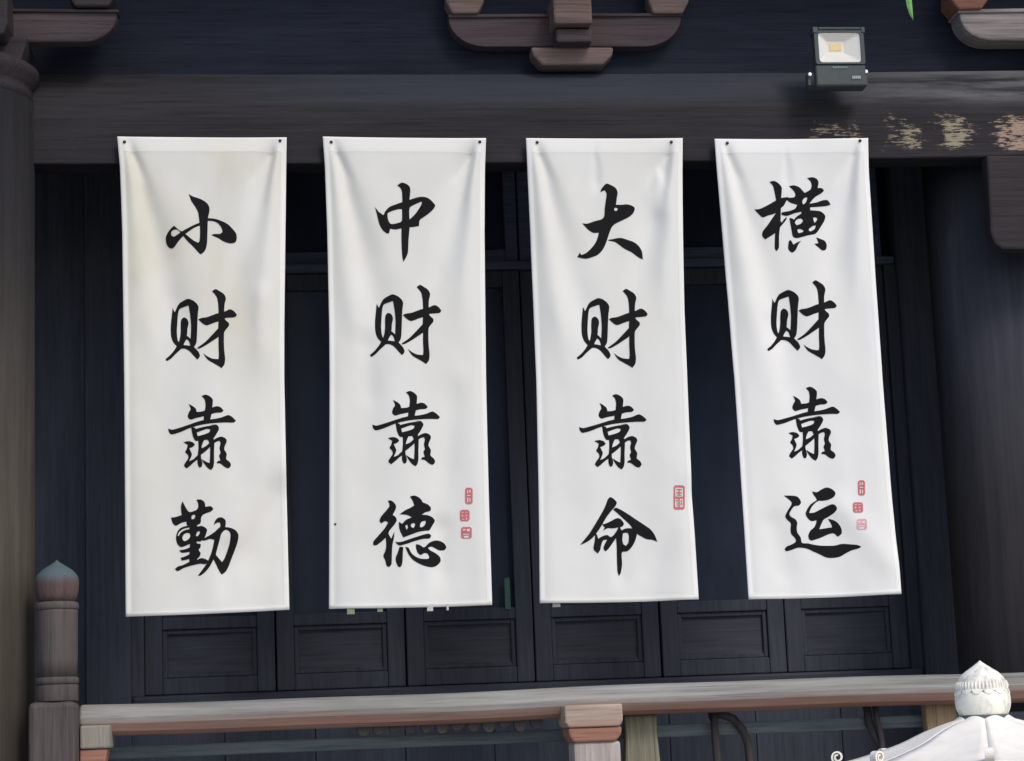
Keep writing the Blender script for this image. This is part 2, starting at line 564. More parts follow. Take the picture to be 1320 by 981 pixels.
# left set, above the column
YL = -.10
bl = obj('bracket_set', prism_xz(P2([(-140, 52), (38, 52), (35, 66), (28, 86), (-130, 86), (-140, 66)], YL), YL-.06, .1615), M['brace_brown'], hall, bevel=.012)
obj('arm', prism_xz(rounded_arm(-190, 151, 12, 54, 36, YL), YL, YL+.08), M['bracket_red'], bl, bevel=.012)
obj('arm_edge', prism_xz(P2([(-190, 9), (153, 12), (153, 16), (-190, 13)], YL-.012), YL-.012, YL+.079), M['brace_brown'], bl, bevel=.004)
obj('projecting_arm', prism_xz(P2([(-60, 46), (4, 44), (10, 30), (9, -20), (-60, -20)], YL-.2), YL-.2, .16), M['brace_brown'], bl, bevel=.012)
obj('block', prism_xz(P2([(96, 8), (140, 8), (149, -6), (149, -34), (88, -34), (88, -6)], YL-.03), YL-.03, YL+.1), M['brace_brown'], bl, bevel=.01)
# right set
YR = .03
br = obj('bracket_set', prism_xz(P2([(1345, 50), (1450, 50), (1448, 62), (1438, 84), (1356, 84), (1347, 62)], YR), YR-.04, .1615), M['block_brown'], hall, bevel=.012)
obj('arm', prism_xz(rounded_arm(1237, 1560, 15, 52, 34, YR), YR, .1625), M['bracket_grey'], br, bevel=.012)
obj('arm_edge', prism_xz(P2([(1235, 12), (1562, 6), (1562, 10.5), (1235, 16.5)], YR-.012), YR-.012, .1622), M['bracket_grey'], br, bevel=.004)
obj('block', prism_xz(P2([(1236, 12), (1266, 11), (1275, -2), (1275, -30), (1226, -30), (1226, 0)], YR-.03), YR-.03, .1612), M['bracket_orange'], br, bevel=.01)
obj('block', nbox(at(1400, 0, YR).x, at(1450, 0, YR).x, YR-.1, .16, at(1425, 40, YR).z, at(1425, -20, YR).z), M['bracket_grey'], br, bevel=.01)

# roof, porch ceiling, back and side walls -------------------
ZR = zt+1.05
bm = prism_yz([(-.62, ZR+.03), (-.62, ZR+.15), (.6, ZR+.75), (3.2, ZR+2.1), (3.2, ZR+1.9), (.6, ZR+.55)], -6.5, 6.5)
roof = obj('roof', bm, M['bracket_red'], hall)
rm = None
for i in range(46):
    x = -6.3+i*.28
    if rm is None:
        b2 = prism_yz([(-.58, ZR-.065), (-.58, ZR+.02), (.5, ZR+.5), (.5, ZR+.42)], -.045, .045)
        o = obj('rafter', b2, M['brace_brown'], roof)
        rm = o.data
        o.location.x = x
    else:
        o = link('rafter', rm, M['brace_brown'], roof)
        o.location.x = x
obj('eave_purlin', tube([(-6.5, -.1, zt+.98), (6.5, -.1, zt+.98)], .11, 16), M['bracket_red'], hall)
obj('porch_ceiling', nbox(-6, 6, .362, 1.4, zt+.42, zt+.48), M['inner_paint'], hall)

# ------------------------------------------------------------------ doors at the back of the porch
DY = 1.10
seams = [at(x, 830, DY).x for x in (185, 350, 517, 685, 848, 1011, 1173)]
pitch = (seams[-1]-seams[0])/6
sx = [seams[-1]-pitch*(6-i) for i in range(7)]
z_sill = at(850, 872, DY).z
z_p0, z_p1 = at(850, 852, DY).z, at(850, 791, DY).z
z_g0, z_g1 = at(850, 776, DY).z, at(920, 350, DY).z
z_t0, z_t1 = at(920, 334, DY).z, zb+.42
SW = .082
zlow = z_p0-.075
def door_parts(zbot):
    gap = .004
    Wd = pitch-gap*2
    parts = []
    fr = bmesh.new()
    box(fr, gap, gap+SW, 0, .06, zbot, z_g1+.02)
    box(fr, gap+Wd-SW, gap+Wd, 0, .06, zbot, z_g1+.02)
    for a, b in ((z_g0-.0, z_p1), (z_p0, zbot), (z_g1+.02, z_g1-.06)):
        lo, hi = min(a, b), max(a, b)
        box(fr, gap+SW+.0005, gap+Wd-SW-.0005, .003, .057, lo, hi)
    parts.append(('door', fr, M['dark_paint'], .005))
    x0, x1 = gap+SW, gap+Wd-SW
    # two recessed panels, each with a moulding round it and a raised field
    for a, b in ((z_p0, z_p1),):
        pn = bmesh.new()
        box(pn, x0+.001, x1-.001, .030, .045, a+.001, b-.001)
        parts.append(('panel', pn, M['panel_paint'], 0))
        md = bmesh.new()
        t = .022
        box(md, x0+.001, x0+t, .014, .0295, a+.001, b-.001)
        box(md, x1-t, x1-.001, .014, .0295, a+.001, b-.001)
        box(md, x0+t, x1-t, .015, .0295, a+.001, a+t)
        box(md, x0+t, x1-t, .015, .0295, b-t, b-.001)
        parts.append(('moulding', md, M['dark_paint'], .004))
    pg = bmesh.new()
    box(pg, x0+.001, x1-.001, .034, .040, z_g0+.001, z_g1-.061)
    parts.append(('pane', pg, M['glass'], 0))
    return parts
proto = None
for i in range(6):
    if proto is None:
        proto = []
        for nm, b_, mt, bv in door_parts(zlow):
            bmesh.ops.recalc_face_normals(b_, faces=b_.faces)
            me = bpy.data.meshes.new(nm)
            b_.to_mesh(me)
            b_.free()
            me.materials.append(mt)
            proto.append((nm, me, mt, bv))
    root = None
    for nm, me, mt, bv in proto:
        if root is None:
            root = link(nm, me, mt, hall, bevel=bv, loc=Vector((sx[i], DY+(.012 if i % 2 else 0), 0))-world_loc(hall))
        else:
            link(nm, me, mt, root, bevel=bv)
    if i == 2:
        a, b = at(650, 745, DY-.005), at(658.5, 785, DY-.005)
        obj('painted_reflection', nbox(a.x, b.x, DY-.004, DY-.001, b.z, a.z), M['green_glint'], root)  # added piece standing in for a garden reflection in the pane
# transom bar, fanlights above it, lintel and posts
obj('transom_bar', nbox(sx[0]-.05, sx[6]+.05, DY-.03, DY+.06, z_g1+.024, z_t0), M['inner_paint'], hall, bevel=.008)
for i in range(6):
    tr = bmesh.new()
    x0, x1 = sx[i]+.004, sx[i]+pitch-.004
    za, zc = z_t0+.003, z_t1
    box(tr, x0, x0+.06, DY, DY+.05, za, zc)
    box(tr, x1-.06, x1, DY, DY+.05, za, zc)
    box(tr, x0+.0605, x1-.0605, DY+.002, DY+.048, za, za+.06)
    box(tr, x0+.0605, x1-.0605, DY+.002, DY+.048, zc-.06, zc)
    t_ = obj('transom_light', tr, M['inner_paint'], hall, bevel=.005)
    obj('pane', nbox(x0+.061, x1-.061, DY+.025, DY+.031, za+.061, zc-.061), M['glass'], t_)
obj('lintel', nbox(-6, 6, DY-.04, DY+.10, z_t1+.004, zt+.418), M['inner_paint'], hall)
jl = obj('door_post', nbox(sx[0]-.26, sx[0]-.054, DY-.05, DY+.1, .0, z_t1), M['dark_paint'], hall, bevel=.012)
jr = obj('door_post', nbox(sx[6]+.054, sx[6]+.34, DY-.06, DY+.1, .0, z_t1), M['dark_paint'], hall, bevel=.012)
obj('jamb_strip', nbox(sx[0]-.0535, sx[0]+.003, DY-.02, DY+.1, .0, z_g1+.02), M['dark_paint'], hall)
obj('jamb_strip', nbox(sx[6]-.003, sx[6]+.0535, DY-.02, DY+.1, .0, z_g1+.02), M['dark_paint'], hall)
obj('door_sill', nbox(sx[0]-.05, sx[6]+.05, DY-.045, DY+.109, zlow-.10, zlow-.004), M['dark_paint_x'], hall, bevel=.012)
n = 9
for j in range(n):
    u0, u1 = sx[0]-.05+(sx[6]-sx[0]+.1)*j/n, sx[0]-.05+(sx[6]-sx[0]+.1)*(j+1)/n
    obj('sill_plank', nbox(u0+.0015, u1-.0015, DY-.015+random.uniform(0, .006), DY+.108, .0, zlow-.102), M['dark_paint'], hall, bevel=.004)
for a, b in ((-6, sx[0]-.262), (sx[6]+.342, 6)):
    n = max(1, int((b-a)/.24))
    for j in range(n):
        u0, u1 = a+(b-a)*j/n, a+(b-a)*(j+1)/n
        obj('wall_plank', nbox(u0+.002, u1-.002, DY+.01+random.uniform(0, .008), DY+.07, 0, z_t1), M['dark_paint'], hall, bevel=.004)
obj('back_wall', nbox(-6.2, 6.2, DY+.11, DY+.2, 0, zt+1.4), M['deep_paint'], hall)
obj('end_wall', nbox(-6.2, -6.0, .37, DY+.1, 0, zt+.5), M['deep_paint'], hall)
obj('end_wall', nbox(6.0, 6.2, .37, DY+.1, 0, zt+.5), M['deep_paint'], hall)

# ------------------------------------------------------------------ railing between the columns
RY = -.04
rail = empty('wooden_railing', (at(700, 900, RY).x, RY, 0), 'worn grey and red wooden railing across the bottom in front of the doors', 'railing')
ztop_r = at(700, 887.5, RY-.03).z
HR = .128
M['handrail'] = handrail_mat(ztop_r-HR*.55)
x0, x1 = at(103, 930, RY-.02).x, at(1640, 880, RY).x
hh = ztop_r
prof = [(RY-.045, hh-.02), (RY-.03, hh-.004), (RY, hh), (RY+.05, hh), (RY+.065, hh-.03), (RY+.065, hh-.10), (RY+.03, hh-HR), (RY-.02, hh-HR),
        (RY-.045, hh-HR+.018), (RY-.062, hh-HR+.05), (RY-.064, hh-.055)]
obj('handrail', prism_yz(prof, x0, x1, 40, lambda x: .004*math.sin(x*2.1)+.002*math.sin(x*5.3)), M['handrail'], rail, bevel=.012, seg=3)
zl1 = at(300, 956.5, .12).z
obj('lower_rail', nbox(x0+.03, x1, .10, .15, zl1-.052, zl1), M['slate_rail'], rail, bevel=.008)
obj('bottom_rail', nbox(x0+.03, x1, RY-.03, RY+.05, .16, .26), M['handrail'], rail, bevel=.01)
# carved scallops hung under the handrail
def scallop():
    b = bmesh.new()
    n = 9
    pts = [(-.032, 0)]
    for k in range(n+1):
        a = math.pi*k/n
        pts.append((-.030*math.cos(a), -.018-.042*math.sin(a)))
    pts.append((.032, 0))
    return prism_xz(pts, -.012, .012, b)
b_ = scallop()
bmesh.ops.recalc_face_normals(b_, faces=b_.faces)
sm = bpy.data.meshes.new('carved_scallop')
b_.to_mesh(sm)
b_.free()
for i in range(12):
    px_ = 468+i*20.2
    p = at(px_, 936-.04*(px_-468), -.03)
    o = link('carved_scallop', sm, M['brown_tube'], rail, bevel=.004)
    o.location = Vector((p.x, -.03+random.uniform(-.004, .004), hh-HR+.003))-world_loc(rail)
    o.scale = (random.uniform(.8, 1.0), 1, random.uniform(.5, .85))
# front post: cap, red band, tapering shaft
def px_box(x0_, x1_, y0_, y1_, Y, depth):
    a, b = at((x0_+x1_)/2, y1_, Y).z, at((x0_+x1_)/2, y0_, Y).z
    return at(x0_, (y0_+y1_)/2, Y).x, at(x1_, (y0_+y1_)/2, Y).x, Y, Y+depth, a, b
YP = -.20
a0, a1, d0, d1, e0, e1 = px_box(728, 803, 908, 937, YP, .22)
post = obj('post', nbox(a0+.035, a1-.012, d0+.02, d1-.03, 0, e0-.06), M['post_grey'], rail, bevel=.012)
pts = [(a0, e1), (a0, e0+.022), (a0+.014, e0), (a1-.014, e0), (a1, e0+.022), (a1, e1)]
obj('cap', prism_xz(pts, d0, d1), M['post_pale'], post, bevel=.008)
bm = prism_xz([(a0+.012, e0-.001), (a0+.018, e0-.035), (a0+.034, e0-.062), (a1-.034, e0-.062), (a1-.008, e0-.035), (a1-.004, e0-.001)], d0+.008, d1-.01)
obj('red_band', bm, M['post_red'], post, bevel=.01)
# baluster behind it, baluster on the right
def baluster(xa, xb, ytop, Y, mt, flare, foot=0.26):
    p0, p1 = at(xa, ytop, Y), at(xb, ytop, Y)
    zt_ = max(p0.z, p1.z)
    wv = p1.x-p0.x
    pts = [(p0.x, zt_), (p0.x+.002, zt_-.08), (p0.x-flare, zt_-.30), (p0.x+.02, foot), (p1.x-.02, foot), (p1.x+flare, zt_-.30), (p1.x-.002, zt_-.08), (p1.x, zt_)]
    return obj('baluster', prism_xz(pts, Y, Y+.07), mt, rail, bevel=.01)
baluster(805, 847, 922, .02, M['baluster'], .012)
baluster(1192, 1234, 905, .02, M['baluster_tan'], -.012)
# bent braces
def brace(pts, Y, rad=.016):
    return obj('bent_brace', tube([at(x, y, Y) for x, y in pts], rad, 10), M['brown_tube'], rail, smooth=True)
brace([(920, 918), (922, 950), (925, 985), (927, 1060)], .06, .017)
brace([(914, 923), (930, 921), (945, 926), (957, 940), (964, 958), (967, 985), (967, 1060)], .085, .018)
brace([(1127, 905), (1131, 930), (1136, 950), (1139, 985), (1139, 1060)], .06, .014)
brace([(1117, 908), (1120, 930), (1127, 948), (1136, 962), (1142, 985), (1144, 1060)], .085, .018)
# newel post with a bud on top
YN = -.17
pA = at(74, 722, YN)
nx = pA.x
def nz(y): return at(74, y, YN).z
rN = (at(102.5, 830, YN).x-at(46.5, 830, YN).x)/2
nw = empty('newel_post', Vector((nx, YN, 0))-rail.location, parent=rail)
nbx = at(68, 940, YN).x
obj('base_block', nbox(at(36, 940, YN).x+.01, at(100.5, 940, YN).x, YN-rN*1.05, YN+rN*1.05, 0, nz(905)), M['newel'], nw, bevel=.022)
cxN = at(73.5, 840, YN).x
obj('neck', lathe([(rN*.98, nz(905)+.002), (rN*.98, nz(884)), (rN*.93, nz(883))], cxN, YN, 40), M['newel'], nw, smooth=True, bevel=.004)
obj('collar', lathe([(rN*.93, nz(883)), (rN*1.0, nz(881)), (rN*1.0, nz(875)), (rN*.93, nz(873))], cxN, YN, 40), M['newel'], nw, smooth=True)
obj('shaft', lathe([(rN*.95, nz(873)), (rN*.96, nz(850)), (rN*.965, nz(790)), (rN*.965, nz(787))], cxN, YN, 40), M['newel'], nw, smooth=True)
obj('collar', lathe([(rN*.965, nz(787)), (rN*1.02, nz(785)), (rN*1.02, nz(780)), (rN*.95, nz(777)), (rN*.8, nz(776))], cxN, YN, 40), M['newel'], nw, smooth=True)
def newel_bud_mat():
    k = wood('newel_bud_wood', lin((72, 58, 58)), lin((98, 80, 78)), 'z', .75, .25)
    base = k.b.inputs['Base Color'].links[0].from_socket
    X, Y, Z = k.sep()
    n = k.noise((1, 1, 1), 14, 5)
    h = k.math('ADD', Z, k.math('MULTIPLY', n, .06))
    k.col(k.mix(k.maprange(h, nz(752)+.02, nz(738)+.03), base, lin((80, 94, 100))))
    return k.m
def smooth_profile(pts, sub=4):
    out = []
    for i in range(len(pts)-1):
        p0, p1, p2, p3 = pts[max(i-1, 0)], pts[i], pts[i+1], pts[min(i+2, len(pts)-1)]
        for j in range(sub):
            t = j/sub
            out.append(tuple(.5*((2*p1[q])+(-p0[q]+p2[q])*t+(2*p0[q]-5*p1[q]+4*p2[q]-p3[q])*t*t+(-p0[q]+3*p1[q]-3*p2[q]+p3[q])*t**3) for q in (0, 1)))
    out.append(pts[-1])
    return [(max(0, a), b) for a, b in out]
obj('bud', lathe(smooth_profile([(rN*.80, nz(776)), (rN*.94, nz(770)), (rN*1.02, nz(757)), (rN*.99, nz(745)), (rN*.74, nz(736)), (rN*.40, nz(729.5)), (rN*.14, nz(725)), (0, nz(721.5))]), cxN, YN, 40),
    newel_bud_mat(), nw, smooth=True)
# bracket block where the handrail meets the newel
a = px_box(103, 143, 935, 965, -.14, .16)
bb = obj('bracket_block', nbox(*a), M['pale_block'], rail, bevel=.008)
a2 = px_box(103, 139, 966, 1005, -.13, .14)
obj('red_foot', prism_xz([(a2[0], a2[5]), (a2[0], a2[4]), (a2[1]-.045, a2[4]), (a2[1]-.01, a2[5]-.05), (a2[1], a2[5])], a2[2], a2[3]), M['post_red'], bb, bevel=.006)

# ------------------------------------------------------------------ brush characters: outlines traced stroke by stroke
# each glyph: ink loops and hole loops, on a 981-unit sheet 120 photograph pixels wide
def L(s):
    v = [float(t) for t in s.replace(';', ' ').replace(',', ' ').split()]
    return list(zip(v[0::2], v[1::2]))

GL = {}
GL['xiao'] = (['425,98 475,128 545,150 610,178 662,220 686,270 682,330 668,400 663,500 661,600 655,720 638,800 600,848 573,862 540,830 480,762 415,700 355,628 330,585 385,605 440,650 495,690 545,712 560,690 566,620 566,520 556,420 540,320 500,250 455,180',
  '238,497 195,535 155,585 132,640 140,715 168,762 205,780 243,762 285,705 330,655 375,610 420,575 500,520 575,488 580,452 510,480 440,515 375,550 335,570 290,545 258,515',
  '630,400 700,400 770,410 850,440 920,480 985,545 1025,600 1032,660 1015,705 970,722 920,718 860,695 800,655 740,628 708,610 760,600 820,600 850,575 838,525 805,475 760,445 700,432 630,435'],
 ['262,545 215,560 200,590 212,625 240,632 290,605 318,583 300,562'])
GL['cai'] = (['182,255 205,300 222,262 250,212 300,182 345,165 400,185 445,225 458,260 450,330 445,450 440,580 432,640 405,680 370,660 375,560 378,450 368,330 352,235 300,250 255,270 240,320 232,420 228,520 238,600 260,640 225,660 190,620 168,560 163,460 170,370',
  '300,358 335,375 352,420 340,480 335,550 310,620 290,670 265,700 215,745 165,795 122,820 110,798 160,755 205,700 230,655 255,600 268,520 268,440 275,380',
  '325,545 370,585 400,660 420,685 460,730 472,775 445,808 405,765 360,715 310,690 268,692 285,650 330,655 370,662 355,610 330,590 305,632 300,585',
  '455,385 480,372 550,360 640,325 665,318 735,298 790,275 830,295 862,335 845,358 780,365 735,370 665,405 620,420 545,448 510,435 480,410',
  '600,90 635,65 680,85 725,115 745,160 732,220 728,300 735,380 775,420 778,450 750,485 728,520 725,600 728,700 738,800 730,860 700,900 672,880 620,850 560,815 530,780 508,742 540,768 600,798 668,805 672,760 668,660 668,570 665,480 668,380 668,300 662,200 645,140',
  '690,460 650,495 590,560 520,630 450,680 440,692 470,692 540,655 600,615 665,570 720,510 760,470'], [])
GL['kao'] = (['490,95 530,78 575,95 608,130 605,200 600,260 585,330 575,375 510,375 515,310 525,250 532,180 520,125',
  '355,175 395,195 430,225 440,260 500,255 600,215 650,200 690,210 722,245 700,265 640,270 560,295 500,310 430,325 375,340 345,310 355,265 375,230',
  '138,430 180,442 250,425 350,395 440,365 520,345 620,335 700,318 770,292 810,310 852,350 830,370 760,370 660,375 560,385 450,405 350,435 250,475 170,492 145,465',
  '380,412 430,428 520,412 600,395 650,395 675,430 660,470 630,520 600,555 540,555 430,565 405,530 390,480',
  '300,578 350,565 400,580 420,605 395,628 360,640 375,670 388,705 375,745 360,775 400,760 450,715 480,690 480,735 420,780 370,825 335,852 305,825 320,790 350,745 345,710 318,680 335,645 345,605',
  '455,550 525,545 498,600 487,660 485,740 500,800 490,840 465,845 448,800 450,720 458,640',
  '470,655 530,625 580,585 605,600 560,650 500,700 470,720',
  '555,550 620,545 625,600 622,700 622,800 610,850 590,872 555,850 515,800 490,755 540,785 575,800 580,720 580,640 572,590',
  '615,562 650,535 700,520 745,540 755,570 735,620 730,655 755,700 750,755 785,785 800,820 775,852 735,840 690,805 650,800 660,780 690,770 675,720 690,690 680,640 690,590 680,565 645,575 615,600'],
 ['440,478 500,455 550,440 582,446 570,475 510,500 450,515', '425,440 500,420 560,408 640,396 560,400 430,422'])
GL['qin'] = (['128,265 165,262 240,240 232,180 235,130 250,95 275,145 305,195 330,210 400,185 415,150 410,110 395,80 440,78 480,105 490,155 550,150 575,180 550,205 470,235 445,270 440,325 400,350 350,365 295,345 290,310 240,320 180,352 145,325',
  '240,370 320,350 400,362 460,358 508,395 500,435 485,475 440,520 400,520 340,540 290,560 235,578 195,545 180,480 190,430 208,395',
  '330,330 405,330 395,420 400,540 440,545 440,580 420,610 440,640 430,680 405,705 400,760 330,770 320,720 325,600 330,480',
  '215,610 280,600 345,572 345,625 270,637 235,635', '230,690 280,675 345,640 345,695 280,715 240,720',
  '170,810 195,785 260,765 320,735 400,715 450,695 500,710 530,730 490,760 440,755 340,775 260,800 200,832',
  '440,505 520,465 590,420 620,390 650,360 640,320 600,330 580,352 590,310 620,275 660,268 700,295 705,340 700,370 760,380 810,405 838,450 830,520 800,610 760,710 730,790 700,840 660,868 630,820 600,755 575,710 540,780 490,840 440,880 412,880 450,830 500,760 530,700 560,620 585,505 540,495 480,512'],
 ['345,250 370,235 385,250 370,280 345,285', '248,470 275,435 318,430 332,455 318,490 275,515 255,505', '198,455 216,415 260,385 322,372 322,388 265,402 225,432 210,462',
  '390,460 405,420 430,410 428,440 405,465', '700,400 740,415 755,450 745,540 720,620 690,700 665,735 625,690 602,660 615,600 640,510 660,440'])
GL['zhong'] = (['385,118 425,88 470,95 515,130 522,180 515,260 515,400 515,560 505,680 498,820 480,870 450,922 438,870 430,700 430,560 435,400 438,260 432,170 410,135',
  '150,345 190,395 240,430 258,390 300,345 370,315 440,290 520,265 600,240 660,235 715,250 760,290 785,325 765,365 710,415 660,450 622,480 615,540 570,548 500,555 430,565 360,578 310,570 298,618 275,620 230,585 195,520 170,420'],
 ['285,410 330,385 400,365 435,365 435,480 420,500 360,518 315,520 290,480 283,440', '515,350 570,315 640,285 645,300 620,350 570,420 515,470'])
GL['de'] = (['240,92 275,88 315,120 330,160 312,205 292,240 325,265 335,300 305,350 260,405 250,440 278,490 312,415 305,490 290,560 285,660 280,760 255,790 230,775 215,720 195,670 215,620 225,560 220,480 170,525 120,560 88,555 90,520 150,450 210,380 245,320 215,305 175,330 155,305 170,260 220,200 258,150 255,115',
  '475,48 520,35 570,55 600,85 610,105 660,125 697,160 690,195 640,210 600,237 660,240 710,260 740,295 715,345 680,400 640,405 560,420 480,450 405,478 375,420 360,370 358,315 395,335 430,295 495,265 440,240 365,235 420,195 480,165 520,140 505,95',
  '318,525 380,525 470,495 560,465 640,440 680,435 702,455 685,485 620,490 540,510 440,545 360,562',
  '365,575 405,580 400,640 395,740 380,785 355,788 330,740 325,690 345,640',
  '425,578 460,585 490,640 540,680 600,700 665,700 680,685 660,645 625,640 590,660 560,640 540,590 540,545 580,555 625,580 680,530 740,505 800,510 845,540 862,578 840,605 790,608 740,585 700,570 665,585 690,610 750,640 795,680 800,725 760,770 710,788 640,778 560,745 500,705 460,655'],
 ['490,335 520,325 530,345 510,380 485,360', '580,350 600,310 640,300 640,330 610,365 585,370', '425,355 445,342 453,370 440,400'])
GL['da'] = (['360,185 370,150 420,95 470,110 520,140 542,185 535,240 525,315 580,315 640,308 690,320 725,345 710,400 660,445 590,480 510,520 480,555 450,630 420,720 385,790 330,845 270,870 210,885 150,875 118,865 145,820 160,845 210,825 265,775 310,715 335,650 345,610 285,612 230,580 168,515 220,518 300,490 370,470 400,440 405,370 415,280 425,200 405,165 380,175',
  '440,685 500,675 570,665 640,685 720,710 775,750 805,800 815,885 760,860 690,815 620,785 560,740 510,705 460,695'],
 ['505,355 525,345 548,360 530,380 510,375'])
GL['ming'] = (['395,70 420,50 455,65 490,105 470,150 430,195 380,260 330,345 280,420 220,490 150,535 98,555 140,505 200,430 250,350 310,250 360,160',
  '450,180 480,160 540,185 620,235 700,290 790,350 850,395 890,450 918,520 870,500 800,490 740,460 700,435 660,400 640,355 580,295 520,240',
  '330,340 380,325 440,295 490,270 530,280 565,330 545,360 500,370 440,380 390,378 340,405 360,370',
  '255,430 275,445 290,490 340,460 390,450 420,470 450,455 490,400 512,352 540,400 580,380 650,380 700,420 685,500 650,570 600,620 550,625 540,650 545,760 530,850 510,880 495,830 490,700 488,560 480,480 440,540 390,605 365,622 345,590 360,545 385,500 345,505 325,545 310,610 285,645 245,610 240,580 255,500'],
 ['555,430 600,425 615,455 610,530 585,562 560,545 548,500'])
GL['heng'] = (['220,120 265,108 315,135 348,180 343,270 340,400 335,560 322,680 322,810 300,845 280,820 278,700 285,560 285,420 290,330 275,240 255,160',
  '62,405 110,405 180,375 270,325 340,290 420,280 400,310 370,370 340,395 280,450 200,475 150,492 110,460',
  '300,430 250,500 200,575 150,640 150,690 180,720 230,690 285,650 310,560 330,480',
  '325,520 350,545 375,510 402,488 395,520 350,575 315,610',
  '425,165 470,155 530,175 570,215 590,235 650,200 665,160 650,110 615,80 670,68 720,85 740,120 730,180 780,180 800,205 770,235 710,270 670,310 645,345 720,330 790,305 840,305 872,350 830,365 740,375 650,385 640,410 600,430 560,430 480,450 400,478 345,465 350,440 430,425 490,400 512,360 440,340 400,312 350,305 400,290 480,282 490,250 470,210',
  '555,395 650,380 660,470 560,490',
  '430,500 455,500 480,515 510,480 580,440 650,415 700,415 770,425 815,470 805,520 770,580 730,640 700,665 620,680 510,708 470,690 455,620',
  '430,735 450,730 475,775 520,750 558,735 530,770 495,840 460,862 425,830 420,790',
  '715,700 760,715 810,735 832,780 820,825 785,835 750,815 695,770 740,760'],
 ['565,330 580,295 610,280 620,290 600,340 575,355', '490,545 510,512 555,502 578,520 555,555 510,572', '685,488 720,490 728,510 700,545 690,520', '640,610 680,580 712,572 700,610 660,635 640,630', '515,620 545,610 585,628 570,645 530,655'])
GL['yun'] = (['380,110 430,120 480,90 535,70 590,90 622,130 605,170 550,200 490,210 445,212 400,245 365,290 347,340 400,335 470,300 540,265 590,248 625,270 632,305 600,345 540,385 500,410 480,450 455,510 520,500 590,490 575,450 545,400 600,415 650,450 685,510 685,560 645,590 610,555 560,560 480,595 410,620 365,630 340,605 338,570 360,525 400,490 420,450 425,415 370,425 330,395 308,350 320,310 360,250 430,203 420,180 395,145',
  '75,160 140,158 210,165 245,195 258,235 235,262 185,272 155,310 135,350 150,380 195,405 218,440 212,500 220,550 255,600 268,655 330,660 420,678 520,685 620,682 690,665 780,672 850,680 885,698 860,715 790,735 730,765 670,800 600,812 530,808 460,775 390,745 320,715 230,705 170,725 110,742 90,725 105,695 165,670 205,640 195,605 155,560 148,500 150,450 110,410 92,375 110,330 140,280 160,235 130,200'], [])

def smooth_loop(pts, sub=3):
    """closed spline through the traced points; sharp turns stay sharp"""
    n = len(pts)
    P = np.array(pts)
    T = np.zeros_like(P)
    for i in range(n):
        a, b = P[i]-P[i-1], P[(i+1) % n]-P[i]
        la, lb = np.hypot(*a), np.hypot(*b)
        if la < 1e-6 or lb < 1e-6 or np.dot(a, b)/(la*lb) < .30:
            continue
        T[i] = (a/la+b/lb)*.5*min(la, lb)
    out = []
    for i in range(n):
        j = (i+1) % n
        for k in range(sub):
            t = k/sub
            h = (2*t**3-3*t*t+1, t**3-2*t*t+t, -2*t**3+3*t*t, t**3-t*t)
            out.append(h[0]*P[i]+h[1]*T[i]+h[2]*P[j]+h[3]*T[j])
    return np.array(out)

def inside(loop, q):
    x, y = q[:, 0], q[:, 1]
    r = np.zeros(len(q), bool)
    n = len(loop)
    for i in range(n):
        x1, y1 = loop[i]
        x2, y2 = loop[(i+1) % n]
        if y1 == y2: continue
        c = (y1 > y) != (y2 > y)
        r ^= c & (x < (x2-x1)*(y-y1)/(y2-y1)+x1)
    return r

def glyph_triangles(ink, holes, step):
    ink = [smooth_loop(L(s) if isinstance(s, str) else s) for s in ink]
    holes = [smooth_loop(L(s) if isinstance(s, str) else s) for s in holes]
    vs_, es = [], []
    for lp in ink+holes:
        b = len(vs_)
        vs_ += [Vector(p) for p in lp]
        es += [(b+i, b+(i+1) % len(lp)) for i in range(len(lp))]
    A = np.array([tuple(v) for v in vs_])
    lo, hi = A.min(0), A.max(0)
    gx, gy = np.meshgrid(np.arange(lo[0], hi[0], step), np.arange(lo[1], hi[1], step))
    vs_ += [Vector((float(a), float(b))) for a, b in zip(gx.ravel(), gy.ravel())]
    ov, oe, of = delaunay_2d_cdt(vs_, es, [], 0, .05)[:3]
    V = np.array([tuple(v) for v in ov])
    F = np.array([f for f in of if len(f) == 3])
    c = V[F].mean(1)
    keep = np.zeros(len(F), bool)
    for lp in ink: keep |= inside(lp, c)
    for lp in holes: keep &= ~inside(lp, c)
    F = F[keep]
    used, inv = np.unique(F, return_inverse=True)
    return V[used], inv.reshape(F.shape)

GT = {k: glyph_triangles(a, b, 55) for k, (a, b) in GL.items()}
GT['xiao'] = (GT['xiao'][0]*(8.175/9.81), GT['xiao'][1])     # traced on a finer sheet
U = 120/981                          # glyph unit in photograph pixels

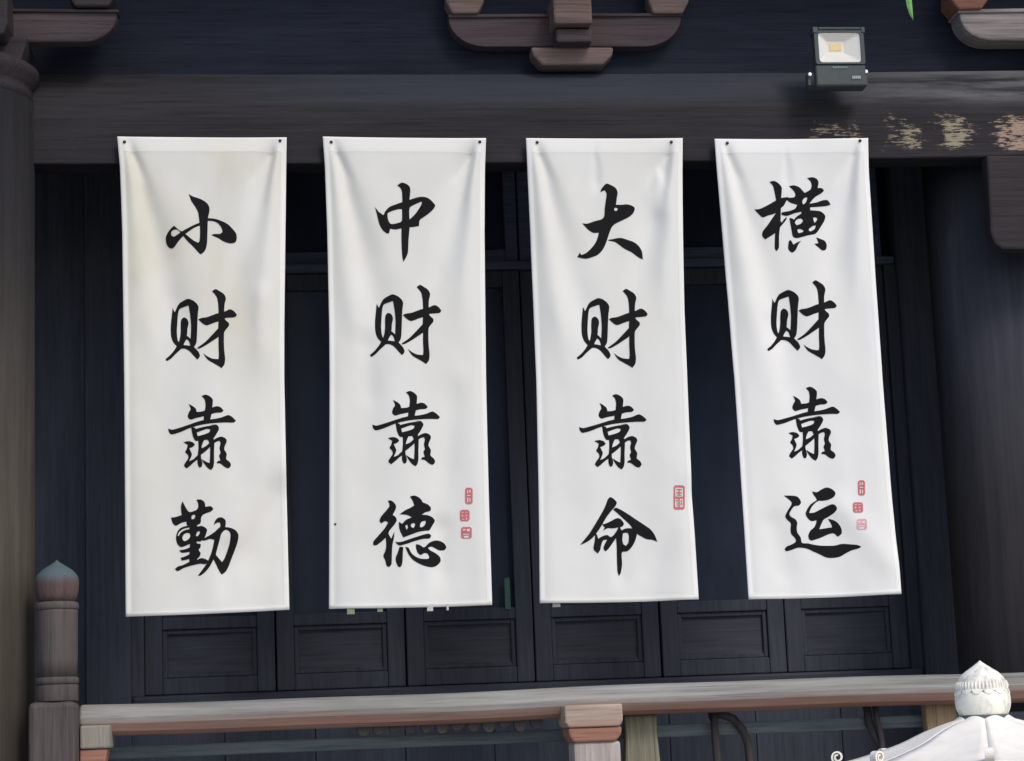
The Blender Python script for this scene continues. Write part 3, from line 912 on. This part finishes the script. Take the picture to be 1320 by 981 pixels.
# ------------------------------------------------------------------ the four banners
class Sheet:
    """one hanging cloth: its left and right edges and folds, all on the plane of the beam's face"""
    Y0 = -.035
    def __init__(s, left, right, folds, seed):
        s.l, s.r, s.folds = left, right, folds
        s.rnd = random.Random(seed)
        s.ph = [s.rnd.uniform(0, 6.28) for _ in range(6)]
    @staticmethod
    def edge(e, y):
        return float(np.interp(y, [p[1] for p in e], [p[0] for p in e]))
    def pix(s, u, v):
        yl = s.l[0][1]+(s.l[-1][1]-s.l[0][1])*v
        yr = s.r[0][1]+(s.r[-1][1]-s.r[0][1])*v
        y = yl+(yr-yl)*u
        # the hem hangs in a slight curve
        y += 1.2*math.sin(math.pi*u)*v**4 + .8*math.sin(math.pi*u)*(1-v)**12
        xl, xr = s.edge(s.l, yl), s.edge(s.r, yr)
        return xl+(xr-xl)*u, y
    def uv(s, x, y):
        u = .5
        for _ in range(4):
            yl0, yr0 = s.l[0][1], s.r[0][1]
            yt = yl0+(yr0-yl0)*u
            yb = s.l[-1][1]+(s.r[-1][1]-s.l[-1][1])*u
            v = (y-yt)/(yb-yt)
            xl, xr = s.edge(s.l, y), s.edge(s.r, y)
            u = (x-xl)/(xr-xl)
        return u, v
    def h(s, u, v):
        """cloth relief in metres, positive towards the viewer"""
        a = 3.0                                       # height / width
        r = 0
        fade = max(0.0, 1-v*1.15)
        pin = min(1.0, v/.06)
        for u0, v0, du, dv, amp, wid, ln in s.folds:
            # a fold running from (u0, v0) along (du, dv)
            px_, py_ = (u-u0), (v-v0)*a
            L_ = math.hypot(du, dv*a)
            tx, ty = du/L_, dv*a/L_
            t = px_*tx+py_*ty
            d = px_*ty-py_*tx
            if t < -.02: 
                continue
            ww = wid*(.25+.75*min(1, max(0, t)/ln*1.3)) if v0 < .1 else wid*1.2
            env = (max(0.0, min(1, (t+.02)/.10)) if v0 < .1 else .5-.5*math.cos(math.pi*max(0.0, min(1, (t+.02)/(.4*ln)))))*math.exp(-(max(0, t-ln)/(.35*ln))**2)
            r += amp*env*math.exp(-(d/ww)**2)
        r += .0085*math.sin(2*math.pi*(u*1.1+.25*v)+s.ph[0])*pin*(.5+.5*v)
        r += .0036*math.sin(2*math.pi*(u*2.3-.8*v)+s.ph[1])*min(1, v/.15)
        r += .0016*math.sin(2*math.pi*(u*.9+3.1*v)+s.ph[2])*math.sin(math.pi*u)
        nz_ = mnoise.noise(Vector((u*5+s.ph[3], v*11+s.ph[4], .3)))
        r += .0034*nz_*min(1, v/.1)+.0007*mnoise.noise(Vector((u*14, v*30, s.ph[5])))*min(1, v/.1)
        # free side edges roll back a little, the foot swings out
        e = min(u, 1-u)
        r -= .010*math.exp(-(e/.05)**2)*min(1, v/.08)
        r += .02*v*v
        return r
    def P(s, u, v, off=0.0):
        x, y = s.pix(u, v)
        p = at(x, y, s.Y0)
        p.y -= s.h(u, v)+off
        return p
    def Pp(s, x, y, off):
        u, v = s.uv(x, y)
        p = at(x, y, s.Y0)
        p.y -= s.h(u, v)+off
        return p

def mesh_obj(name, verts, faces, mat, parent, smooth=True):
    o = world_loc(parent)
    me = bpy.data.meshes.new(name)
    me.from_pydata([tuple(Vector(v)-o) for v in verts], [], [tuple(int(i) for i in f) for f in faces])
    me.update()
    return link(name, me, mat, parent, smooth)

def grid_part(name, sh, us, vs_, off, mats, parent, thick):
    """the cloth sheet; its turned-over hems are a double layer, so a little whiter and proud"""
    V, F, mi = [], [], []
    def hem(u, v): return u < .032 or u > .968 or v < .031 or v > .99
    for v in vs_:
        for u in us: V.append(sh.P(u, v, off+(.0009 if hem(u, v) else 0)))
    n = len(us)
    for j in range(len(vs_)-1):
        for i in range(n-1):
            a = j*n+i
            F.append((a, a+n, a+n+1, a+1))
            mi.append(1 if hem((us[i]+us[i+1])/2, (vs_[j]+vs_[j+1])/2) else 0)
    o = mesh_obj(name, V, F, mats[0], parent)
    o.data.materials.append(mats[1])
    o.data.polygons.foreach_set('material_index', mi)
    m = o.modifiers.new('cloth', 'SOLIDIFY')
    m.thickness = thick
    m.offset = -1
    return o

def lsp(a, b, n): return [a+(b-a)*i/n for i in range(n+1)]

def rect_loop(x0, y0, x1, y1, r=0):
    if r <= 0: return [(x0, y0), (x1, y0), (x1, y1), (x0, y1)]
    return [(x0+r, y0), (x1-r, y0), (x1, y0+r), (x1, y1-r), (x1-r, y1), (x0+r, y1), (x0, y1-r), (x0, y0+r)]

def flat_loops(ink, holes):
    """straight-sided shapes in photograph pixels"""
    vs_, es = [], []
    ink = [np.array(l, float) for l in ink]
    holes = [np.array(l, float) for l in holes]
    for lp in ink+holes:
        b = len(vs_)
        vs_ += [Vector(p) for p in lp]
        es += [(b+i, b+(i+1) % len(lp)) for i in range(len(lp))]
    A = np.array([tuple(v) for v in vs_])
    lo, hi = A.min(0), A.max(0)
    gx, gy = np.meshgrid(np.arange(lo[0], hi[0], 3.1), np.arange(lo[1], hi[1], 3.1))
    vs_ += [Vector((float(a), float(b))) for a, b in zip(gx.ravel(), gy.ravel())]
    ov, oe, of = delaunay_2d_cdt(vs_, es, [], 0, .01)[:3]
    V = np.array([tuple(v) for v in ov])
    F = np.array([f for f in of if len(f) == 3])
    c = V[F].mean(1)
    keep = np.zeros(len(F), bool)
    for lp in ink: keep |= inside(lp, c)
    for lp in holes: keep &= ~inside(lp, c)
    return V, F[keep]

def seal(sh, parent, x0, y0, x1, y1, style, mat):
    w_, h_ = x1-x0, y1-y0
    ink, holes = [rect_loop(x0, y0, x1, y1, 2.0)], []
    def hole(a, b, c, d): holes.append(rect_loop(x0+a*w_, y0+b*h_, x0+c*w_, y0+d*h_))
    def bar(a, b, c, d): ink2.append(rect_loop(x0+a*w_, y0+b*h_, x0+c*w_, y0+d*h_))
    ink2 = []
    if style == 'tall':
        hole(.26, .12, .42, .34); hole(.55, .10, .74, .30); hole(.26, .42, .74, .50); hole(.26, .58, .44, .88); hole(.58, .60, .74, .86)
    elif style == 'square':
        hole(.2, .16, .4, .26); hole(.56, .16, .82, .24); hole(.2, .42, .34, .58); hole(.6, .44, .8, .54); hole(.24, .76, .44, .86); hole(.62, .70, .76, .86)
    elif style == 'open':
        hole(.16, .16, .42, .30); hole(.54, .14, .84, .36); hole(.18, .56, .80, .66); hole(.26, .74, .74, .92)
    elif style == 'frame':
        hole(.14, .09, .86, .46); hole(.14, .55, .44, .90); hole(.56, .55, .86, .90)
        bar(.26, .15, .74, .20); bar(.46, .15, .54, .42); bar(.24, .28, .76, .33); bar(.28, .38, .72, .42)
        bar(.22, .60, .40, .64); bar(.30, .60, .36, .86); bar(.62, .62, .80, .66); bar(.62, .74, .80, .78); bar(.66, .62, .72, .86)
    V, F = flat_loops(ink, holes)
    o = mesh_obj('red_seal', [sh.Pp(x, y, .0018) for x, y in V], F, mat, parent, False)
    if ink2:
        V, F = flat_loops(ink2, [])
        mesh_obj('seal_stroke', [sh.Pp(x, y, .0021) for x, y in V], F, mat, o, False)
    return o

def banner(label, left, right, chars, nails, folds, seals, colour, stain, amt, seed, glints=(), specks=()):
    sh = Sheet(left, right, folds, seed)
    mid = sh.P(.5, .0)
    root = empty('calligraphy_banner', (mid.x, Sheet.Y0, sh.P(.5, 1).z), label, 'banner', 'white calligraphy banners nailed to the beam')
    mat = cloth_mat('banner_cloth', colour, stain, amt)
    hem = cloth_mat('banner_hem_cloth', tuple(min(.88, c*1.13) for c in colour[:3])+(1,), stain, amt*.35)
    us = [0, .012, .030, .034]+lsp(.045, .955, 58)+[.966, .970, .988, 1]
    vs_ = [0, .004, .016, .0295, .0325]+lsp(.036, .984, 180)+[.9885, .991, 1]
    grid_part('cloth', sh, us, vs_, 0, (mat, hem), root, .0014)
    for nm, (ox, oy, sx_, sy_, rot) in chars:
        V, F = GT[nm]
        c, s_ = math.cos(rot), math.sin(rot)
        cx, cy = 490, 490
        pts = []
        for gx, gy in V:
            dx, dy = (gx-cx)*sx_, (gy-cy)*sy_
            pts.append(sh.Pp(ox+U*(cx+dx*c-dy*s_), oy+U*(cy+dx*s_+dy*c), .0016))
        mesh_obj('brush_character', pts, F, M['ink'], root, False)
    for x, y in nails:
        p = sh.Pp(x, y, .001)
        bm = bmesh.new()
        rr = .0072
        rings = []
        for r0, dy in ((rr, 0), (rr*.9, .003), (rr*.4, .005), (0, .0055)):
            rings.append((r0, dy))
        n = 12
        prev = None
        for r0, dy in rings:
            cur = [bm.verts.new((p.x+r0*math.cos(2*math.pi*i/n), p.y-.001-dy, p.z+r0*math.sin(2*math.pi*i/n))) for i in range(n)] if r0 > 0 else [bm.verts.new((p.x, p.y-.001-dy, p.z))]
            if prev:
                for i in range(n):
                    j = (i+1) % n
                    bm.faces.new((prev[i], prev[j], cur[j], cur[i]) if len(cur) > 1 else (prev[i], prev[j], cur[0]))
            prev = cur
        obj('nail', bm, M['nail'], root, smooth=True)
    for a in seals: seal(sh, root, *a)
    for x0, x1, y0, y1, mt in glints:
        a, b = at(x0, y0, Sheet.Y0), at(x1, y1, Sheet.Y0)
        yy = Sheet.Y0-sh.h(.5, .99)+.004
        obj('painted_glint', nbox(a.x, b.x, yy, yy+.0025, b.z, a.z), M[mt], root)  # added pieces standing in for glints in the door glass
    for x, y in specks:
        V, F = flat_loops([rect_loop(x-1.4, y-1.3, x+1.4, y+1.3, .7)], [])
        mesh_obj('ink_speck', [sh.Pp(a, b, .0018) for a, b in V], F, M['ink'], root, False)
    return root

# glyph placements: sheet origin in photograph pixels, x and y scale, rotation
def vfolds(k=1.0, m=1.0):
    # from the two nails down and inwards, then long soft ones
    return [(.945, .012, -.13, .07, -.007*m, .022, .22), (.945, .012, -.05, .12, .006*m, .020, .3), (.055, .012, .10, .08, -.005*k, .022, .2),
            (.06, .01, .22, .30, -.020*k, .10, 1.0), (.05, .01, .09, .34, .014*k, .07, 1.0),
            (.94, .01, -.20, .24, -.018*m, .09, .8), (.95, .01, -.07, .26, .014*m, .06, .8),
            (.93, .01, -.42, .20, -.008*m, .10, .7)]
banner('leftmost of the four white cloth banners, reading 小财靠勤, its top yellowed and without red seals',
       [(151, 176), (154.5, 215), (157.5, 300), (160, 490), (161, 640), (162, 795)],
       [(369.5, 177), (369, 215), (368, 300), (366.5, 420), (366.5, 490), (369.5, 640), (373, 786)],
       [('xiao', (200, 240, 1, 1, 0)), ('cai', (200, 365, 1, 1, 0)), ('kao', (200, 500, 1, 1, 0)), ('qin', (205, 635, 1, 1, 0))],
       [(160.5, 183), (361, 181.5)], vfolds(.9, 1.0)+[(1.06, .70, -.45, .25, -.024, .10, .6), (1.05, .60, -.42, .30, .016, .12, .7), (.62, .84, .0, .15, -.008, .05, .3), (.86, .30, .0, .16, .012, .05, .4), (.93, .42, .0, .4, -.012, .07, 1.1)], [],
       (.70, .692, .66, 1), (.60, .575, .47, 1), .85, 11)
banner('white cloth banner reading 中财靠德, second from the left, three red seals beside its last character',
       [(416, 176), (419, 215), (422, 300), (424.5, 420), (425, 490), (424.5, 640), (424, 785)],
       [(626.5, 178), (625.5, 215), (625, 300), (627, 490), (630, 640), (634, 780)],
       [('zhong', (465, 225, 1, 1, 0)), ('cai', (463.5, 359.5, 1, 1, 0)), ('kao', (463, 495, 1, 1, 0)), ('de', (470, 635, 1, 1, 0))],
       [(427, 183), (618.5, 183)], vfolds(1.1, 1.2)+[(.24, .40, .02, .16, -.014, .07, .4), (.82, .50, -.10, .22, -.012, .07, .6), (.70, .80, -.02, .18, -.014, .06, .35), (.56, .84, -.03, .14, -.009, .05, .3)],
       [(599.5, 629, 609, 650, 'tall', M['seal']), (592.8, 657.3, 605, 672, 'square', M['seal']), (594.2, 679.5, 607.8, 694.5, 'open', M['seal'])],
       (.705, .70, .675, 1), (.65, .635, .57, 1), .5, 5,
       glints=[(447, 457, 779, 792, 'glint_green'), (486, 493, 779, 789, 'glint_green'), (550, 558, 779, 788, 'glint_white'), (575, 578, 779, 787, 'glint_white')], specks=[(432, 676)])
banner('white cloth banner reading 大财靠命, third from the left, one double red seal near its right edge',
       [(678, 178), (680, 215), (684, 300), (688, 400), (691.5, 490), (694, 640), (695, 778)],
       [(880, 178), (880, 215), (880.5, 300), (882.5, 400), (886, 490), (892, 640), (899.5, 773)],
       [('da', (730, 225, 1, 1, 0)), ('cai', (729.5, 364, 1, 1, 0)), ('kao', (729, 498.5, 1, 1, 0)), ('ming', (735, 635, 1, 1, 0))],
       [(692.5, 183.5), (865.5, 183)], vfolds(1.0, 1.0)+[(.44, .02, .0, .08, -.010, .03, .2), (.84, .06, .02, .12, .016, .06, .25), (1.04, .72, -.34, .22, -.016, .08, .6), (.50, .84, .03, .15, -.008, .05, .3)],
       [(867.8, 626, 882.4, 657, 'frame', M['seal'])],
       (.715, .71, .69, 1), (.66, .65, .59, 1), .45, 23, glints=[(711.5, 722, 772, 782.5, 'glint_white')])
banner('rightmost white cloth banner reading 横财靠运, under the floodlight, three red seals at lower right',
       [(921, 179), (924, 215), (930.5, 290), (938, 380), (947, 490), (956, 640), (963.5, 773)],
       [(1119, 178), (1120, 215), (1124.5, 290), (1130, 380), (1137.5, 490), (1149, 640), (1160.5, 766)],
       [('heng', (965, 220, 1, 1, 0)), ('cai', (974, 353, .985, 1, 0)), ('kao', (979, 488, .99, .985, 0)), ('yun', (1000, 620, 1, 1, 0))],
       [(937.5, 184.5), (1108.5, 181.5)], vfolds(1.0, .9)+[(.46, .02, .0, .08, -.008, .03, .2), (.30, .36, .06, .2, -.012, .07, .5), (.80, .52, -.02, .4, -.010, .10, .9), (.55, .76, .42, .18, .014, .08, .6), (.18, .80, .10, .18, -.010, .07, .4)],
       [(1105, 619.5, 1114, 639, 'tall', M['seal']), (1097.8, 648, 1111, 661.5, 'square', M['seal']), (1102.5, 669.5, 1115.5, 683.5, 'open', M['seal_pale'])],
       (.755, .75, .735, 1), (.70, .69, .64, 1), .35, 31)

# ------------------------------------------------------------------ floodlight standing in front of the beam
FY = -.17
fc = at(1082.5, 75, FY)
PXM = (fc-CAM).dot(C_F)/FPX            # metres per photograph pixel at the lamp
fl = empty('floodlight', (fc.x, FY, at(1082, 116, FY).z), 'square dark floodlight with a white reflector, fixed to the beam above the right banner', 'floodlight')
def F(x, z): return fc.x+x*PXM, fc.z+z*PXM
def fbox(x0, x1, y0, y1, z0, z1):
    a, b = F(x0, z0), F(x1, z1)
    return nbox(a[0], b[0], FY+y0, FY+y1, a[1], b[1])
def ring_prism(outer, inner, y0, y1):
    """frame with a hole: outlines of the same length"""
    bm = bmesh.new()
    A = [[bm.verts.new((F(*p)[0], FY+y, F(*p)[1])) for p in lp] for lp, y in ((outer, y0), (inner, y0), (inner, y1), (outer, y1))]
    n = len(outer)
    for q in range(4):
        a, b = A[q], A[(q+1) % 4]
        for i in range(n):
            j = (i+1) % n
            bm.faces.new((a[i], a[j], b[j], b[i]))
    return bm
def rr(x0, z0, x1, z1, r, n=5):
    pts = []
    for cx, cz, a0 in ((x1-r, z1-r, 0), (x0+r, z1-r, 90), (x0+r, z0+r, 180), (x1-r, z0+r, 270)):
        for k in range(n+1):
            a = R_(a0+90*k/n)
            pts.append((cx+r*math.cos(a), cz+r*math.sin(a)))
    return pts
# body: front plate with the window, lower gear box, back shell
body = obj('housing', ring_prism(rr(-32, -8, 34, 40, 3), rr(-26.5, -5.2, 28.5, 34.5, 4.5), 0, .05), M['lamp_housing'], fl, bevel=.002)
obj('gear_box', fbox(-32.5, 34, .004, .045, -36.5, -8.3), M['lamp_housing'], fl, bevel=.008)
obj('back_shell', fbox(-30, 32, .0505, .082, -7, 38), M['lamp_housing'], fl, bevel=.008)
obj('top_fin', fbox(-26, 30, -.006, .05, 38.5, 41.5), M['lamp_housing'], fl, bevel=.003)
for a, b in ((-33.5, -26.5), (30.5, 35.5)):
    obj('fin', fbox(a, b, -.004, .06, 34, 42), M['lamp_housing'], fl, bevel=.003)
# reflector: rounded mouth narrowing to a small plate
bm = bmesh.new()
m0 = rr(-26.5, -5.2, 28.5, 34.5, 4.5)
m1 = rr(-13, 10, 9, 26, .8)
r0 = [bm.verts.new((F(*p)[0], FY+.004, F(*p)[1])) for p in m0]
r1 = [bm.verts.new((F(*p)[0], FY+.034, F(*p)[1])) for p in m1]
for i in range(len(r0)):
    j = (i+1) % len(r0)
    bm.faces.new((r0[i], r0[j], r1[j], r1[i]))
bm.faces.new(list(reversed(r1)))
obj('reflector', bm, M['reflector'], fl)
obj('led_chip', fbox(-10, 6, .031, .0338, 13, 23), M['led'], fl, bevel=.001)
obj('cover_glass', fbox(-26, 28, .002, .0035, -4.8, 34), M['clear'], fl)
# print: maker's strip under the window, rating plate on the gear box
def marks(name, x0, x1, z0, z1, n, mt):
    bm = bmesh.new()
    rg = random.Random(3)
    w_ = (x1-x0)/n
    for i in range(n):
        a = F(x0+i*w_, z0); b = F(x0+(i+.72)*w_, z1)
        box(bm, a[0], b[0], FY+.0005, FY+.0035, a[1], b[1])
    return obj(name, bm, mt, fl)
marks('lettering', -10, 10, -13.6, -11, 9, M['lamp_print_teal'])
marks('lettering', 15, 26.5, -27.6, -23.6, 5, M['lamp_print'])
# bail bracket with its two bright bolts
hx = .006
for sgn, x, z in ((-1, -39, -19.5), (1, 35.5, -16)):
    p = F(x, z)
    bm = lathe([(0, -.006), (.007, -.006), (.008, 0), (.008, .008)], 0, 0, 16)
    bmesh.ops.rotate(bm, verts=bm.verts, matrix=Matrix.Rotation(R_(90), 3, 'X'))
    bmesh.ops.translate(bm, verts=bm.verts, vec=(p[0], FY+.026, p[1]))
    obj('bolt', bm, M['bolt'], fl, smooth=False, bevel=.001)
    obj('bracket_arm', fbox(x-2.2, x+2.2, .035, .075, -33, z+3), M['lamp_housing'], fl, bevel=.002)
obj('bracket_foot', fbox(-41.5, 38, .0705, .125, -33, -30), M['lamp_housing'], fl, bevel=.002)

# ------------------------------------------------------------------ white garden lantern in the courtyard, lower right
LY = -3.0
lc = at(1268.5, 925, LY)
PL = (lc-CAM).dot(C_F)/FPX
lan = empty('garden_lantern', (lc.x, LY, GZ+.006), 'white octagonal pavilion roof of a garden lantern, bud finial on top, scrolls at its eaves', 'lantern')
def lz(y): return lc.z-(y-925)*PL*1.012
def lr(p): return p*PL
# roof: eight sagging panels between ridges
prof_r = [(33.5, 930.5), (42, 932.5), (53, 935.5), (78, 944), (108, 957), (140, 967), (172, 975.5), (190, 979)]
prof_r = smooth_profile([(a, b) for a, b in prof_r], 3)
def rz(r):
    return float(np.interp(r, [p[0] for p in prof_r], [p[1] for p in prof_r]))
ANG = [R_(-108+45*i) for i in range(8)]
for i in range(8):
    a0, a1 = ANG[i], ANG[i]+R_(45)
    V, Fc = [], []
    NS = 8
    lv = prof_r
    for r_, y_ in lv:
        for k_ in range(NS+1):
            t = k_/NS
            # chord between the ridges, with the tile field bulging slightly above it
            p0 = Vector((math.cos(a0), math.sin(a0)))*r_
            p1 = Vector((math.cos(a1), math.sin(a1)))*r_
            p = p0.lerp(p1, t)
            sagz = -4.0*math.sin(math.pi*t)*(r_/190)**1.5+2.2*abs(math.sin(math.pi*t))*math.exp(-((r_-48)/26)**2)
            lap = 0
            if r_ < 40: lap = 4.0*math.sin(math.pi*t)*(40-r_)/6.5
            V.append((lc.x+lr(p.x), LY+lr(p.y), lz(y_)+lr(sagz+lap)))
    n = NS+1
    for j in range(len(lv)-1):
        for k_ in range(NS):
            b = j*n+k_
            Fc.append((b, b+1, b+n+1, b+n))
    o = mesh_obj('roof_panel', V, Fc, M['white_paint'], lan)
    m = o.modifiers.new('thick', 'SOLIDIFY')
    m.thickness = .008
    m.offset = -1
    # ridge and its scroll
    d = Vector((math.cos(a0), math.sin(a0), 0))
    pts = [Vector((lc.x, LY, 0))+d*lr(r_)+Vector((0, 0, lz(y_)+.003)) for r_, y_ in prof_r if r_ > 36]
    rb = obj('ridge', tube(pts, [lr(2.2)]*len(pts), 8), M['white_paint'], lan, smooth=True)
    sc = []
    e = pts[-1]
    for q in range(0, 30):
        a = -math.pi/2+q/29*math.pi*3.1
        rad = lr(9.6)*(1-.62*q/29)
        sc.append(e+d*(rad*math.cos(a)*.95)+Vector((0, 0, lr(10.0)+rad*math.sin(a))))
    side = Vector((-d.y, d.x, 0))
    bm = bmesh.new()
    prev = None
    for q, p in enumerate(sc):
        hw = lr(5.5)
        ctr = e+Vector((0, 0, lr(10.0)))
        inn = (ctr-p).normalized()*lr(2.2)
        cur = [bm.verts.new(p-side*hw), bm.verts.new(p+side*hw), bm.verts.new(p+side*hw+inn), bm.verts.new(p-side*hw+inn)]
        if prev:
            for i_ in range(4):
                bm.faces.new((prev[i_], prev[(i_+1) % 4], cur[(i_+1) % 4], cur[i_]))
        else: bm.faces.new(cur)
        prev = cur
    bm.faces.new(list(reversed(prev)))
    obj('scroll', bm, M['white_paint'], rb, smooth=False)
# lotus bud finial
FX, FYY = lc.x, LY
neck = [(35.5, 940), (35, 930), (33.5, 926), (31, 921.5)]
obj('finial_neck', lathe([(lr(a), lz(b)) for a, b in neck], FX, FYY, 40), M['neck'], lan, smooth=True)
bowl = smooth_profile([(29.5, 923), (32, 919), (34.8, 911), (35.4, 903), (34.6, 896), (33, 892.8), (29, 892.5)], 4)
fin = obj('finial', lathe([(lr(a), lz(b)) for a, b in bowl], FX, FYY, 48), M['finial'], lan, smooth=True)
cap = smooth_profile([(31.5, 892.5), (32.6, 886), (31.2, 880), (28.2, 874.5), (22.5, 868.5), (14.5, 863), (8.5, 859), (3.5, 855.5), (0, 852.5)], 4)
obj('bud_tip', lathe([(lr(a), lz(b)) for a, b in cap], FX, FYY, 48), M['finial'], fin, smooth=True)
# ring of small petals round the waist and the stamen ticks above them
NP = 14
bm = bmesh.new()
for i in range(NP):
    a = 2*math.pi*(i+.35)/NP
    hwid = 2*math.pi/NP*.52
    rows = []
    for t, drop, out in ((0, 0, .3), (.35, 2.6, 1.2), (.7, 5.0, 1.9), (1, 6.4, 2.2)):
        row = []
        for k_ in range(-3, 4):
            q = k_/3
            dd = drop*(1-q*q*.75)
            rad = 33.4+out*(1-q*q*.4)
            aa = a+q*hwid*(1-.12*t)
            row.append(bm.verts.new((FX+lr(rad)*math.cos(aa), FYY+lr(rad)*math.sin(aa), lz(889.5+dd))))
        rows.append(row)
    for r0_, r1_ in zip(rows, rows[1:]):
        for k_ in range(6):
            bm.faces.new((r0_[k_], r0_[k_+1], r1_[k_+1], r1_[k_]))
o = obj('petal_ring', bm, M['finial'], fin, smooth=True)
m = o.modifiers.new('thick', 'SOLIDIFY')
m.thickness = .0035
tick = None
for i in range(44):
    a = 2*math.pi*i/44
    if tick is None:
        b_ = bmesh.new()
        tube([(lr(31.9), 0, lz(890)), (lr(32.9), 0, lz(885)), (lr(31.6), 0, lz(879.5))], [lr(1.0), lr(1.3), lr(.7)], 6, b_)
        tick = bpy.data.meshes.new('stamen')
        bmesh.ops.translate(b_, verts=b_.verts, vec=(0, 0, -(GZ+.006)))
        bmesh.ops.recalc_face_normals(b_, faces=b_.faces)
        b_.to_mesh(tick)
        b_.free()
    o = link('stamen', tick, M['finial'], fin)
    o.rotation_euler.z = a
# body and foot below the frame
zb_ = lz(985)
obj('lamp_chamber', lathe([(lr(120), zb_-.42), (lr(120), zb_-.02), (lr(150), zb_-.005)], FX, FYY, 8), M['white_paint'], lan)
obj('table_slab', lathe([(lr(110), zb_-.53), (lr(165), zb_-.48), (lr(165), zb_-.425), (lr(120), zb_-.421)], FX, FYY, 8), M['white_paint'], lan, bevel=.006)
obj('stem', lathe(smooth_profile([(lr(70), GZ+.22), (lr(48), GZ+.42), (lr(46), zb_-.75), (lr(72), zb_-.60), (lr(100), zb_-.531)], 4), FX, FYY, 32), M['white_paint'], lan, smooth=True)
obj('foot', lathe([(lr(160), GZ+.006), (lr(160), GZ+.09), (lr(120), GZ+.14), (lr(90), GZ+.22)], FX, FYY, 8), M['white_paint'], lan, bevel=.006)

# ------------------------------------------------------------------ blade of green leaf hanging in from above
VY = -.5
pts = [(1171, -70), (1170.5, -30), (1171, -4), (1172.5, 8), (1174.5, 18), (1177, 26)]
P3 = [at(x, y, VY) for x, y in pts]
vn = empty('hanging_leaf', P3[0], 'thin green leaf blade hanging down at the top edge right of the floodlight', 'leaf')
bm = bmesh.new()
prev = None
for p, hw in zip(P3, (.004, .010, .014, .012, .008, .001)):
    cur = [bm.verts.new(p+Vector((-hw, 0, 0))), bm.verts.new(p+Vector((0, -.005, 0))), bm.verts.new(p+Vector((hw, 0, 0))), bm.verts.new(p+Vector((0, .002, 0)))]
    if prev:
        for i_ in range(4):
            bm.faces.new((prev[i_], prev[(i_+1) % 4], cur[(i_+1) % 4], cur[i_]))
    else: bm.faces.new(cur)
    prev = cur
bm.faces.new(list(reversed(prev)))
obj('blade', bm, M['leaf'], vn)
top = P3[0]
obj('stalk', tube([top, (top.x-.02, VY+.05, top.z+.25), (top.x-.03, VY+.1, ZR-.2)], .004, 6), M['leaf'], vn, smooth=True)
